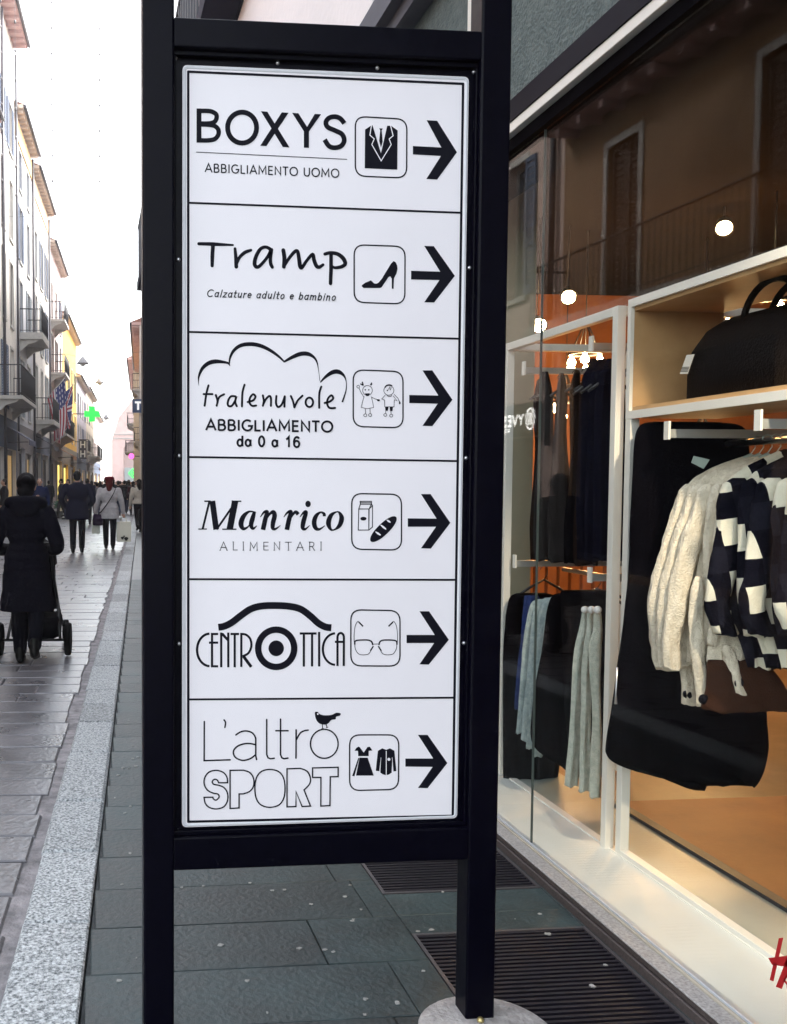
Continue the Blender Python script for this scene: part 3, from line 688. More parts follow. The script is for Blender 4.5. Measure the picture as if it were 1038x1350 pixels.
# the panes
YJ = pX(709, 700, GX).y
panes = []
for a, b in ((YJ+.0015, GY1), (YJ-4.2, YJ-.0015)):
    mb = MB(); mb.box((GX-.005, a, .066), (GX+.005, b, 2.874)); panes.append(mb.build('glass_pane', M['glass'], shop, world=True))
mb = MB(); mb.box((GX-.0045, YJ-.0014, .066), (GX+.0045, YJ+.0014, 2.874)); mb.build('pane_joint', mat('silicone', (.05, .07, .07), .3), shop, world=True)
# red store lettering on the glass
red = mat('red_vinyl', (.42, .012, .015), .5)
def GP(px, py):
    p = pX(px, py, GX-.0062); return p
mb = MB()
def gq(P): mb.face([GP(*p) for p in P])
gq([(1027, 1237), (1033, 1236), (1020, 1294), (1015, 1292)]); gq([(1048, 1236), (1057, 1234), (1031, 1304), (1023, 1301)]); gq([(1013, 1263), (1045, 1259), (1040, 1275), (1018, 1272)])
k0 = [(1040, 1300), (1034, 1292), (1040, 1284), (1047, 1288), (1038, 1302), (1052, 1308)]
for a, b in zip(k0[:-1], k0[1:]):
    dx, dy = b[0]-a[0], b[1]-a[1]; L = math.hypot(dx, dy); nx, ny = -dy/L*1.4, dx/L*1.4
    gq([(a[0]+nx, a[1]+ny), (b[0]+nx, b[1]+ny), (b[0]-nx, b[1]-ny), (a[0]-nx, a[1]-ny)])
gq([(1062, 1330), (1069, 1330), (1085, 1256), (1075, 1256)]); gq([(1075, 1256), (1085, 1256), (1096, 1310), (1088, 1312)]); gq([(1088, 1312), (1096, 1310), (1117, 1262), (1107, 1262)]); gq([(1107, 1262), (1117, 1262), (1110, 1345), (1100, 1345)])
mb.build('store_lettering', red, panes[1], fixn=False)
# downpipe at the corner
dp = empty('downpipe', (1.66, 4.22, 0), 0, 'white rainwater downpipe on the stucco wall right behind the sign', 'downpipe')
yp = pX(631.5, 20, 1.63).y
mb = MB(); mb.tube([(1.72, yp, 3.12), (1.66, yp, 3.14), (1.63, yp, 3.2), (1.63, yp, 8.4)], .045, 14); mb.build('pipe', M['white_frame'], dp, world=True)
for z in (3.35, 5.4, 7.2):
    mb = MB(); mb.box((1.63, yp-.01, z), (1.70, yp+.01, z+.03)); mb.build('bracket', M['steel'], dp, world=True)

# ---- room behind the window
mb = MB(); mb.box((1.772, GY0, .0), (2.035, GY1, .0615)); mb.build('display_ledge', mat('tile_white', (.66, .67, .64), .5, var=.05, vscale=3), shop, world=True)
mb = MB(); mb.box((2.035, GY0, .0), (2.072, GY1, .067)); mb.build('ledge_edge', M['white_frame'], shop, .002, world=True)
mb = MB(); mb.box((2.072, GY0, .0), (2.33, GY1+.4, .0605)); mb.build('display_floor', mat('tile_green', (.30, .34, .31), .35, var=.12, vscale=2.5, bump=.03), shop, world=True)
mb = MB(); mb.box((2.33, GY0, .0), (2.375, 4.02, .075)); mb.build('floor_strip', mat('strip', (.03, .028, .03), .5), shop, world=True)
wood = mat('wood_floor', (.17, .050, .006), .55, col2=(.29, .098, .016), vscale=2.2, bump=.05)
mb = MB(); mb.box((2.375, GY0, .0), (9, 4.02, .0725)); mb.build('wood_platform', wood, shop, world=True)
mb = MB(); mb.box((2.33, 4.02, .0), (8.6, YR, .045)); mb.build('shop_floor', mat('shop_floor', (.20, .13, .07), .4, var=.2), shop, world=True)
mb = MB(); mb.box((1.80, GY1+.06, .06), (2.30, GY1+.14, 3.3)); mb.build('return_panel', mat('return_panel', (.30, .29, .21), .7, var=.08, vscale=3), shop, world=True)
slat = mat('slat_wood', (.16, .05, .012), .5, col2=(.27, .095, .022), vscale=3)
mb = MB(); y = -2.9
while y < YR-.15: mb.box((8.6, y, .05), (8.7, y+.13, 3.4)); y += .17
mb.box((8.7, -3, .05), (8.75, YR-.12, 3.4)); x = 2.4
while x < 8.6: mb.box((x, YR-.14, .05), (x+.08, YR-.08, 1.75)); x += .12
mb.box((1.96, YR-.08, .05), (8.7, YR-.005, 3.4))
mb.build('back_wall', slat, shop, world=True)
mb = MB(); mb.box((1.81, GY0, 3.35), (8.74, YR-.01, 3.42)); mb.build('ceiling', mat('shop_ceiling', (.006, .0035, .002), 1, spec=0, var=.15, vscale=2), shop, world=True)

# ---- display frames (white steel uprights and rails)
WF = M['white_frame']
def frame_box(mb, y0, y1, z0, z1, x0, x1, t=.036):
    for x in (x0, x1-t):
        for y in ((y0, y1-t) if x == x0 else (y1-t,)): mb.box((x, y, z0), (x+t, y+t, z1))
        mb.box((x, y0+(t if x == x0 else 0), z1-t), (x+t, y1-t, z1-.0005))
    for y in (y0, y1-t): mb.box((x0+t, y, z1-t+.001), (x1-t, y+t, z1-.001))
PY0, PY1 = 3.515, 4.52
rackA = empty('display_rack', (FX, (PY0+PY1)/2, .06), 0, 'white steel display rack with two hanging rails behind the narrow left pane', 'display rack', 'white racks in the shop window')
mb = MB(); frame_box(mb, PY0, PY1, .061, 2.192, FX-.03, FX+.62); mb.build('frame', WF, rackA, .002, world=True)
def crossbar(y, z, parent, x0=FX-.0, x1=FX+.60, plate=True, name='cross_rail'):
    mb = MB(); mb.box((x0, y, z), (x1, y+.02, z+.03)); o = mb.build(name, mat('rail_grey', (.45, .46, .44), .35, .4) if name not in M else M[name], parent, world=True)
    if plate:
        mb = MB(); mb.box((x0-.004, y-.004, z-.006), (x0+.004, y+.024, z+.058)); mb.build('rail_end', WF, o)
    return o
crossbar(4.36, 2.03, rackA); crossbar(3.75, 2.055, rackA); crossbar(4.42, 1.105, rackA); crossbar(3.72, 1.105, rackA)
RODX = 2.33
for z in (1.985, 1.085):
    mb = MB(); mb.tube([(RODX, PY0+.1, z), (RODX, PY1-.03, z)], .011, 10); mb.build('rod', M['steel'], rackA, world=True)
QY1 = 3.475; QY0 = 1.9
rackB = empty('display_rack', (FX, (QY0+QY1)/2, .06), 0, 'white steel display rack with a wood lined bag shelf on top and checked shirts below', 'display rack', 'white racks in the shop window')
mb = MB(); t = .036
for y in (QY0, QY1-t): mb.box((FX-.012, y, .061), (FX+t-.012, y+t, 1.752))
mb.box((FX-.012, QY0+t, .061), (FX+t-.012, QY1-t, .085))
mb.build('front_frame', WF, rackB, .002, world=True)
mb = MB()
mb.box((FX-.012, QY0, 1.753), (FX+.0015, QY1, 1.783)); mb.box((FX-.012, QY0, 2.175), (FX+.0015, QY1, 2.205)); mb.box((FX-.012, QY1-.022, 1.783), (FX+.0015, QY1, 2.175)); mb.box((FX-.012, QY0, 1.783), (FX+.0015, QY0+.022, 2.175))
mb.build('shelf_edge', WF, rackB, world=True)
ply = mat('plywood', (.40, .235, .10), .5, col2=(.58, .37, .18), vscale=4)
mb = MB()
mb.box((FX+.0018, QY0, 1.757), (FX+.36, QY1, 1.799)); mb.box((FX+.0018, QY0, 2.160), (FX+.36, QY1, 2.2)); mb.box((FX+.0018, QY1-.022, 1.7995), (FX+.36, QY1, 2.1595)); mb.box((FX+.0018, QY0, 1.7995), (FX+.36, QY0+.022, 2.1595))
mb.build('shelf_box', ply, rackB, world=True)
crossbar(pX(882, 572, FX-.03).y, pX(882, 577, FX-.03).z, rackB, FX-.03); crossbar(pX(1003, 556, FX-.03).y, pX(1003, 565, FX-.03).z, rackB, FX-.03)
mb = MB(); mb.tube([(RODX+.02, QY0+.05, 1.655), (RODX+.02, QY1-.04, 1.655)], .012, 10); mb.build('rod', M['steel'], rackB, world=True)

# ---- garments: lofted cloth bodies hung across the rods
def cloth(name, c, rough=.9, c2=None, sc=12, bump=.25, bs=160, sheen=0): 
    return mat(name, c, rough, spec=.03, col2=c2, var=0 if c2 else .15, vscale=sc, bump=bump, bscale=bs, sheen=sheen)
C_black = cloth('black_cloth', (.0014, .0011, .0022), bump=.1); C_navy = cloth('navy_cloth', (.003, .003, .009)); C_brown = cloth('brown_cloth', (.018, .010, .007)); C_grey = cloth('grey_cloth', (.025, .022, .022))
C_denim = cloth('denim', (.015, .025, .09), c2=(.035, .055, .17), sc=30); C_pale = cloth('pale_denim', (.40, .44, .38), c2=(.64, .66, .58), sc=40, bump=.5); C_grey2 = cloth('grey_denim', (.22, .28, .29), c2=(.42, .48, .47), sc=40)
C_cream = cloth('cream_knit', (.66, .585, .46), c2=(.86, .78, .64), sc=45, bump=.5, bs=160)
C_dots = cloth('black_button', (.008, .008, .012), .4)
def check_mat():
    m = cloth('checked_cloth', (.5, .5, .5), c2=None); n = m.node_tree.nodes; L = m.node_tree.links; p = n['Principled BSDF']
    tc = n.new('ShaderNodeTexCoord'); outs = []
    for v in ((1, 0, 0), (0, 1, 0)):
        mp = n.new('ShaderNodeVectorMath'); mp.operation = 'MULTIPLY_ADD'; mp.inputs[1].default_value = v; mp.inputs[2].default_value = (.01, .01, .01)
        ck = n.new('ShaderNodeTexChecker'); ck.inputs['Scale'].default_value = 1; ck.inputs['Color1'].default_value = (1, 1, 1, 1); ck.inputs['Color2'].default_value = (.02, .02, .02, 1)
        L.new(tc.outputs['UV'], mp.inputs[0]); L.new(mp.outputs[0], ck.inputs['Vector']); outs.append(ck.outputs['Fac'])
    ad = n.new('ShaderNodeMath'); ad.operation = 'ADD'; L.new(outs[0], ad.inputs[0]); L.new(outs[1], ad.inputs[1])
    dv = n.new('ShaderNodeMath'); dv.operation = 'MULTIPLY'; dv.inputs[1].default_value = .5; L.new(ad.outputs[0], dv.inputs[0])
    rp = n.new('ShaderNodeValToRGB'); rp.color_ramp.interpolation = 'CONSTANT'; e = rp.color_ramp.elements
    e[0].position = 0; e[0].color = (.74, .70, .57, 1); e[1].position = .25; e[1].color = (.005, .005, .010, 1); x = e.new(.75); x.color = (.012, .012, .020, 1)
    L.new(dv.outputs[0], rp.inputs['Fac']); L.new(rp.outputs['Color'], p.inputs['Base Color']); return m
C_check = check_mat()
def hanger(parent, x, y, zr, w, colr, drop=.10, rx=RODX):
    mb = MB()
    hk = [(rx+.018*math.cos(a), y, zr+.004+.018*math.sin(a)) for a in [PI*1.05*k/8-.2 for k in range(9)]][::-1]
    mb.tube(hk + [(rx+.018, y, zr-.02), (rx, y, zr-.045)], .0022, 6)
    mb.tube([(rx-w/2, y, zr-.045-drop), (rx-w*.25, y, zr-.045-drop*.45), (rx, y, zr-.045), (rx+w*.25, y, zr-.045-drop*.45), (rx+w/2, y, zr-.045-drop)], [.006, .007, .006, .007, .006], 8)
    return mb.build('hanger', colr, parent)
HANG_CLEAR = mat('clear_hanger', (.50, .62, .60), .15, spec=.8); HANG_BLK = mat('black_hanger', (.01, .01, .012), .4)
def wr(x, y, z, sd, a=.007, f=16):
    """cloth wrinkle height"""
    v = Vector((x*f+sd*3.1, y*f*.6, z*f*.38+sd)); return a*(mnoise.noise(v) + .5*mnoise.noise(v*2.3))
def body(mb, rows, y, th, folds=5, amp=.35, seed=0, n=44, m=0, wave=.005):
    """rows: (z, x0, x1[, yoffset]); closed loft with fold waves growing downwards and fine wrinkles"""
    rg = random.Random(seed); ph = [rg.uniform(0, 6.3) for _ in range(4)]
    R = []
    rows = smooth_pts([r if len(r) == 4 else (*r, 0) for r in rows], 9)
    N = len(rows)
    for i, (z, a, b, yo) in enumerate(rows):
        c, h = (a+b)/2, (b-a)/2; t = i/(N-1); ring = []
        for j in range(n):
            an = 2*PI*j/n
            u = math.cos(an); v = math.sin(an)
            f = 1 + amp*(.25+t)*(.6*math.sin(folds*u*2+ph[0]+t*1.3)+.4*math.sin(folds*3.1*u+ph[1]))
            ex = math.copysign(abs(u)**.8, u); x = c+h*ex
            d = wr(x, 0 if v < 0 else 9, z, seed)*min(1, .3+t*3)
            ring.append((x+.004*math.sin(9*t+ph[2])+d*.5*u, y+yo+th*(.3+.7*min(1, t*5))*v*f*(1-.55*abs(u)**4)+d*(1 if v > 0 else -1)*abs(v), z+(wave*math.sin(5*u+ph[3])+wave*.6*math.sin(13*u+ph[0])+d*.8)*t*t))
        R.append(ring)
    mb.rings(R, m)
def sleeve(mb, pts, r, m=0, n=20, flat=.55, seed=1.0):
    """hanging sleeve: flattened tube with rounded shoulder and creases"""
    P = smooth_pts(pts, 9); R = []; N = len(P)-1
    for i, p in enumerate(P):
        t = i/N; rr = (r[0]+(r[1]-r[0])*t)*min(1, .45+t*6); ring = []
        for j in range(n):
            a = 2*PI*j/n; d = wr(p[0]+math.cos(a)*.03, math.sin(a)*.3, p[2], seed+r[0]*90, .010, 22)*min(1, t*5)
            ring.append((p[0]+(rr+d)*math.cos(a), p[1]+(rr*flat+d)*math.sin(a), p[2]+.006*math.sin(a*2+seed)*t))
        R.append(ring)
    mb.rings(R, m)
def px_rows(P, y):
    out = []
    for (py, a, b) in P:
        A = pY(a, py, y); B = pY(b, py, y); out.append((A.z, A.x, B.x))
    return out
def garment(name, label, cat, group, y, rows, mats, th=.022, folds=4, amp=.35, seed=0, zr=1.985, hw=None, hcol=None, sleeves=(), drop=.09, rx=None, extra=None, wave=.005):
    r = px_rows(rows, y); cx = (r[0][1]+r[0][2])/2 if rx is None else rx
    e = empty(name, (cx, y, r[-1][0]), 0, label, cat, group)
    mb = MB(); body(mb, r, y, th, folds, amp, seed, wave=wave); mb.build('cloth', mats, e, world=True)
    for (P, rad, yo) in sleeves:
        mb = MB(); pts = [tuple(pY(px, py, y+yo)) for px, py in P]; sleeve(mb, pts, rad); mb.build('sleeve', mats, e, world=True)
    if hcol:
        w = hw or .36
        h = hanger(e, cx, y, zr, w, hcol, drop, cx)
        h.matrix_parent_inverse = Matrix.Translation(e.location).inverted()
    if extra: extra(e)
    return e
GA = 'dark dresses on the upper rail of the left rack'
GB = 'jackets on the lower rail of the left rack'
GC = 'cream cardigans on the right rack'
GD = 'checked shirts on the right rack'
# upper rail, left rack (far to near)
for i, (y, top, l0, r0, l1, r1, c, lab) in enumerate((
    (4.38, 500, 709, 717, 700, 733, C_brown, 'dark brown sleeveless dress, farthest on the upper rail of the left rack'),
    (4.30, 490, 716, 724, 704, 738, C_grey, 'charcoal sleeveless dress behind the pane joint on the upper rail'),
    (4.20, 492, 737, 743, 722, 756, C_grey, 'grey slip dress with thin straps against the amber light'),
    (4.02, 488, 757, 763, 745, 774, C_black, 'narrow black dress hanging right of the amber gap'),
    (3.94, 492, 769, 776, 757, 790, C_brown, 'dark brown dress between the black dress and the navy coats'))):
    garment('dress', lab, 'dress', GA, y, [(top, l0, r0), (top+25, l0-4, r0+4), (top+60, l0-5, r0+5), (600, (l0+l1)/2, (r0+r1)/2), (680, l1, r1), (736+i*2, l1, r1)], c, .016, 3, .4, i, hw=.10, hcol=HANG_BLK, drop=.03)
for i, (y, dx, lab) in enumerate(((3.82, -9, 'navy coat, farthest of the three on the upper rail of the left rack'), (3.75, 2, 'navy coat in the middle of the three on the upper rail of the left rack'), (3.68, 12, 'navy coat nearest the white upright on the upper rail of the left rack'))):
    garment('coat', lab, 'coat', 'navy coats on the upper rail of the left rack', y, [(473, 788+dx, 798+dx), (487, 782+dx, 806+dx), (505, 776+dx, 812+dx), (600, 772+dx, 816+dx), (690, 770+dx, 818+dx), (738, 769+dx, 818+dx)], C_navy, .02, 3, .3, 20+i, hw=.18, hcol=HANG_BLK, drop=.06)
# lower rail, left rack
garment('jacket', 'long black coat at the far end of the lower rail of the left rack', 'coat', GB, 4.43, [(782, 680, 720), (795, 670, 738), (860, 664, 745), (960, 662, 742), (1030, 664, 735), (1038, 666, 730)], C_black, .03, 4, .3, 31, zr=1.085, hw=.3, hcol=HANG_BLK, rx=2.2)
for i, (y, a, lab) in enumerate(((4.34, 0, 'blue denim jeans behind the left edge of the grey jeans'), (4.31, 4, 'blue denim jeans folded next to the grey jeans'))):
    garment('jeans', lab, 'jeans', 'blue jeans on the lower rail of the left rack', y, [(785, 693+a, 706+a), (800, 690+a, 706+a), (860, 684+a, 702+a), (915, 680+a, 698+a), (936, 678+a, 697+a)], C_denim, .014, 1, .25, 35+i, zr=1.085)
for i in range(4):
    dx = i*8; y = 4.25-i*.035
    garment('jeans', ('pale grey jeans at the left of the four on the lower rail', 'second pale grey jeans from the left of the four on the lower rail', 'third pale grey jeans from the left of the four on the lower rail', 'pale grey jeans next to the black jacket, right of the four on the lower rail')[i], 'jeans', 'grey jeans on the lower rail of the left rack', y,
            [(790-i*2, 708+dx*1.2, 724+dx*1.6), (800, 698+dx, 716+dx), (850, 691+dx, 706+dx), (920, 684+dx*.9, 699+dx*.9), (966+i*10, 680+dx*.9, 696+dx*.9)], C_grey2, .013, 1, .25, 40+i, zr=1.085)
garment('jacket', 'black jacket in the middle of the lower rail of the left rack', 'jacket', GB, 4.03, [(782, 735, 770), (792, 724, 785), (850, 716, 788), (940, 702, 790), (985, 704, 780), (1012, 740, 800), (1024, 752, 802)], C_black, .03, 4, .25, 51, zr=1.085, hw=.3, hcol=HANG_BLK, rx=2.25)
garment('jacket', 'black quilted jacket behind the white jeans on the lower rail', 'jacket', GB, 3.92, [(778, 745, 800), (790, 738, 806), (870, 742, 806), (960, 748, 804), (985, 752, 800)], C_black, .03, 4, .25, 52, zr=1.085, hw=.3, hcol=HANG_BLK, rx=2.25)
KW = mat('white_knob', (.75, .75, .73), .35)
for i, (a, b, c, d) in enumerate(((766, 777, 745, 763), (775, 785, 762, 778), (783, 793, 776, 791))):
    y = 3.80-i*.07
    def ex(e, a=a, b=b, y=y):
        p = pY((a+b)/2, 804, y-.012); mb = MB(); mb.ball(p, .016, n=12, k=8); mb.build('hanger_knob', KW, e, world=True)
    garment('jeans', ('white jeans with a rounded hanger knob, leftmost of the three', 'white jeans in the middle of the three at the white upright', 'white jeans next to the white upright, right of the three')[i], 'jeans', 'white jeans on the lower rail of the left rack', y,
            [(808, a, b), (830, a-2, b), (850, a-6, b), (885, (a+c)/2-1, (b+d)/2+1), (940, c+6, d+2), (1000, c+2, d+2), (1036+i*7, c, d)], C_pale, .013, 1.4, .45, 60+i, zr=1.085, extra=ex)
# right rack: long black coat behind, cream cardigans, checked shirts
def zipper(e):
    mb = MB(); mb.tube([tuple(pY(814, 880, 3.30)), tuple(pY(812, 915, 3.30)), tuple(pY(812, 928, 3.30))], [.004, .003, .006], 6); mb.build('zip_pull', M['steel'], e, world=True)
garment('coat', 'long black coat with a perforated hem behind the cream cardigans', 'coat', None, 3.36, [(556, 862, 950), (568, 840, 985), (640, 834, 990), (760, 829, 995), (860, 817, 1003), (940, 804, 1009), (982, 797, 1012), (996, 799, 1012), (1008, 812, 1011), (1020, 845, 1008), (1029, 880, 1003), (1031, 905, 998)], C_black, .05, 3, .5, 70, wave=.018, zr=1.655, hw=.36, hcol=HANG_BLK, rx=2.32, extra=zipper)
labs = ('cream knit cardigan farthest back at the left of the cream row', 'second cream knit cardigan from the left of the cream row', 'third cream knit cardigan from the left of the cream row', 'fourth cream knit cardigan from the left of the cream row', 'cream knit cardigan next to the checked shirts at the right of the cream row')
for i in range(5):
    dx = i*12.5; y = 3.20-i*.042
    sl = [([(911+dx, 638), (905+dx, 660), (893+dx, 700), (874+dx, 760), (868+dx, 800), (870+dx*.6, 850-i*2), (874+dx*.5, 882)], (.040, .030), -.012)] if i < 3 else [([(911+dx, 638), (905+dx, 662), (900+dx, 720), (896+dx, 800), (890+dx, 850)], (.026, .02), -.012)]
    if i == 2: sl.append(([(921, 760), (918, 820), (921, 870), (927, 905), (928, 931)], (.024, .026), -.065))
    def ex(e, i=i, y=y):
        mb = MB()
        hk = {0: (907, 915), 2: (928, 922), 4: (974, 900)}.get(i)
        if hk:
            p = pY(*hk, y-.10 if i == 2 else y-.04); mb.lathe((p.x, p.y, p.z), [(.017, .004), (.017, -.003), (.004, -.005)], 18, axis='y'); mb.build('cuff_button', C_dots, e, world=True)
        if i == 0:
            mb = MB(); c = [pY(*q, y-.05) for q in ((915, 601), (936, 606), (928, 618), (912, 610))]
            mb.face(c); o = mb.build('price_tag', mat('tag_pale', (.45, .55, .50), .4), e, world=True); so_ = o.modifiers.new('thick', 'SOLIDIFY'); so_.thickness = .002
        if i in (0, 4):
            mb = MB(); P = [tuple(pY(px, py, y-.03)) for px, py in (((896, 845), (904, 875), (908, 905), (908, 928)) if i == 0 else ((958, 850), (966, 880), (972, 900), (976, 914)))]
            sleeve(mb, P, (.02, .024)); mb.build('lower_sleeve', C_cream, e, world=True)
    garment('cardigan', labs[i], 'cardigan', GC, y, [(602, 980+dx*.7, 992+dx*.7), (612, 950+dx*.8, 1000+dx*.6), (623, 926+dx*.9, 1004+dx*.5), (634, 910+dx, 1006+dx*.5), (652, 903+dx, 1004+dx*.5), (720, 898+dx, 990+dx*.5), (800, 889+dx, 985+dx*.4), (880-i*2, 880+dx, 975+dx*.4)], C_cream, .017, 4, .4, 80+i, zr=1.655, hw=.33, hcol=HANG_CLEAR, sleeves=sl, extra=ex, rx=RODX+.02, drop=.085)
garment('skirt', 'rust brown long garment hanging below the cream cardigans', 'skirt', None, 3.02, [(870, 935, 1010), (900, 930, 1030), (930, 925, 1045), (938, 930, 1050)], cloth('rust_cloth', (.05, .022, .013)), .03, 5, .3, 91, zr=1.655)
def add_uv(o, fn):
    me = o.data; uv = me.uv_layers.new(name='UVMap')
    for lp in me.loops: uv.data[lp.index].uv = fn(me.vertices[lp.vertex_index].co)
labs = ('checked shirt at the left of the checked row, next to the cream cardigans', 'second checked shirt from the cream cardigans', 'third checked shirt from the cream cardigans, in front of the others', 'fourth checked shirt from the cream cardigans, cut by the picture edge', 'checked shirt farthest right on the rail, mostly outside the picture')
for i in range(5):
    dx = i*23; y = 2.98-i*.065
    sl = [([(975+dx, 630), (968+dx, 655), (962+dx, 700), (952+dx, 760), (946+dx, 800), (958+dx, 836)], (.050, .040), -.02)] if i in (0, 2, 4) else [([(975+dx, 630), (968+dx, 655), (965+dx, 720), (964+dx, 790), (972+dx, 838)], (.040, .034), -.02)]
    e = garment('shirt', labs[i], 'shirt', GD, y, [(592, 1035+dx, 1050+dx), (603, 1008+dx, 1060+dx), (614, 985+dx, 1066+dx), (627, 968+dx, 1066+dx), (648, 961+dx, 1066+dx), (740, 957+dx, 1060+dx), (800, 958+dx, 1058+dx), (845, 975+dx, 1040+dx), (880, 985+dx, 1030+dx)], C_check, .022, 4, .45, 100+i, zr=1.655, hw=.34, hcol=HANG_BLK, sleeves=sl, rx=RODX+.02)
    for ch in e.children:
        if ch.name.startswith('cloth'): add_uv(ch, lambda c: ((c.x*.99+c.z*.14)/.058+.3*i, (c.z*.99-c.x*.14)/.086+.7*i))
        elif ch.name.startswith('sleeve'): add_uv(ch, lambda c: ((c.x*.98+c.z*.2)/.058+.4+.3*i, (c.z*.98-c.x*.2)/.086+.2*i))
# bags on the shelf
def handbag(label, x, y, L, D, H, zr, flip, hr):
    e = empty('handbag', (x, y, zr), 0, label, 'handbag', 'black handbags on the wood shelf')
    leather = mat('black_leather', (.003, .0025, .003),   .6, spec=.04, bump=.2, bscale=120)
    mb = MB(); R = []
    for t, (fl, fd) in enumerate(((.96, .8), (1, 1), (1.0, 1.0), (.97, .92), (.88, .55), (.80, .3))):
        z = zr+.001+H*(0, .04, .35, .65, .92, 1)[t]; ring = []
        for j in range(32):
            a = 2*PI*j/32; u, v = math.cos(a), math.sin(a)
            ring.append((x+D/2*fd*math.copysign(abs(v)**.5, v), y+L/2*fl*math.copysign(abs(u)**.45, u), z+.006*math.sin(5*u)*(t > 3)))
        R.append(ring)
    mb.rings(R); mb.build('bag_body', leather, e, world=True)
    for s in (-1, 1):
        mb = MB(); mb.tube([(x+s*D*.2, y+L*hr*math.cos(a), zr+H*.86+L*hr*.95*math.sin(a)) for a in [PI*k/16 for k in range(17)]], .011, 8); mb.build('bag_handle', leather, e, world=True)
    return e
b1 = handbag('large black leather handbag with a white tag at the left of the shelf', FX+.17, 2.88, .80, .23, .27, 1.799, 1, .17)
c = pX(903, 479, FX+.14)
mb = MB(); q = [pX(*p, FX+.045) for p in ((906, 468), (916, 467), (907, 493), (897, 493))]
mb.face(q); o = mb.build('price_tag', mat('white_tag', (.7, .68, .62), .5), b1, world=True); sm_ = o.modifiers.new('thick', 'SOLIDIFY'); sm_.thickness = .002
mb = MB()
for k in range(4):
    a = .12+.07*k
    l = [q[3].lerp(q[0], a), q[2].lerp(q[1], a), q[2].lerp(q[1], a+.035), q[3].lerp(q[0], a+.035)]
    mb.face([v+Vector((-.003, 0, 0)) for v in l])
mb.build('barcode', M['sign_ink'], o, fixn=False)
handbag('black leather handbag with raised handles at the right of the shelf', FX+.17, 2.15, .55, .23, .24, 1.799, 1, .15)

# ---- lamps of the shop
bulbM = mat('lamp_glow', (1, .8, .5), .4, emit=(1.0, .70, .34), estr=30)
def add_light(loc, e, kind='POINT', col=(1, .42, .11), r=.04, parent=None, name='lamp_light', aim=None, ang=80):
    l = bpy.data.lights.new(name, kind); l.energy = e; l.color = col
    if kind == 'SPOT': l.spot_size = math.radians(ang); l.spot_blend = .6
    l.shadow_soft_size = r
    o = bpy.data.objects.new(name, l); COL.objects.link(o); o.location = loc
    if aim: o.rotation_euler = (Vector(aim)-Vector(loc)).to_track_quat('-Z', 'Y').to_euler()
    return o
spots = [((955, 301), 4.2, 'bright round ceiling spotlight seen above the bag shelf', 9), ((750, 392), 3.4, 'small ceiling spotlight above the corner of the left rack', 5), ((711, 429), 3.1, 'small ceiling spotlight at the pane joint', 4)]
for (q, x, lab, en) in spots:
    p = pX(*q, x); e = empty('spotlight', p, 0, lab, 'spotlight', 'ceiling spotlights in the shop')
    d = (Vector((2.1, 2.9, 1.2)) - Vector(p)).normalized(); rot = d.to_track_quat('Z', 'Y').to_matrix()
    mb = MB(); prof = [(.028, -.14), (.045, -.13), (.052, -.02), (.056, 0), (.05, -.004)]
    mb.rings([[p + rot @ Vector((r*math.cos(2*PI*j/18), r*math.sin(2*PI*j/18), h)) for j in range(18)] for r, h in prof], caps=False); mb.build('housing', M['dark_frame'], e, world=True)
    mb = MB(); mb.face([p + rot @ Vector((.047*math.cos(2*PI*j/18), .047*math.sin(2*PI*j/18), -.006)) for j in range(18)]); mb.build('lamp_face', bulbM, e, world=True, fixn=False)
    mb = MB(); mb.tube([p - d*.12, (p.x, p.y, 3.349)], .004, 6); mb.build('stem', M['dark_frame'], e, world=True)
    add_light(p + d*.03, en, 'SPOT', aim=p+d, ang=75, r=.05)
p = Vector((1.90, 1.75, 2.82)); d = (Vector((2.0, 3.05, 1.1))-p).normalized(); e = empty('spotlight', p, 0, 'window spotlight under the lintel beyond the right picture edge', 'spotlight', 'ceiling spotlights in the shop')
mb = MB(); mb.tube([tuple(p-d*.14), tuple(p-d*.13), tuple(p)], [.03, .045, .05], 16); mb.build('housing', M['dark_frame'], e, world=True)
mb = MB(); mb.tube([tuple(p-d*.1), (p.x-d.x*.1, p.y-d.y*.1, 3.349)], .008, 6); mb.build('stem', M['dark_frame'], e, world=True)
add_light(p+d*.05, 40, 'SPOT', aim=p+d, ang=58, r=.06, col=(1, .82, .60))
def chandelier(q, x, R, n, lab, en, tiers=2):
    c = pX(*q, x); e = empty('chandelier', c, 0, lab, 'chandelier', 'bulb chandeliers inside the shop')
    mb = MB(); mb.tube([(c.x+R*math.cos(2*PI*k/24), c.y+R*math.sin(2*PI*k/24), c.z) for k in range(25)], .012, 6); mb.tube([(c.x, c.y, c.z), (c.x, c.y, 3.349)], .004, 6)
    for k in range(4): mb.tube([(c.x+R*math.cos(PI/2*k), c.y+R*math.sin(PI/2*k), c.z), (c.x, c.y, c.z+.25)], .006, 5)
    mb.build('ring_frame', M['dark_frame'], e, world=True)
    for k in range(n):
        a = 2*PI*k/n; z = c.z-.05-.06*(k % 2)
        mb = MB(); mb.lathe((c.x+R*math.cos(a), c.y+R*math.sin(a), z), [(.008, .045), (.014, .03), (.030, 0), (.026, -.022), (.008, -.035)], 10); mb.build('bulb', bulbM, e, world=True)
    add_light((c.x, c.y, c.z-.2), en, r=.25)
chandelier((1020, 404), 4.3, .26, 12, 'ring chandelier of warm bulbs seen through the bag shelf', 10)
chandelier((772, 466), 3.6, .11, 6, 'small cluster of warm bulbs behind the left rack', 7)
chandelier((746, 530), 4.0, .09, 5, 'small cluster of warm bulbs between the dresses', 8)
chandelier((925, 590), 4.6, .16, 7, 'low cluster of warm bulbs behind the shirt rail', 4)
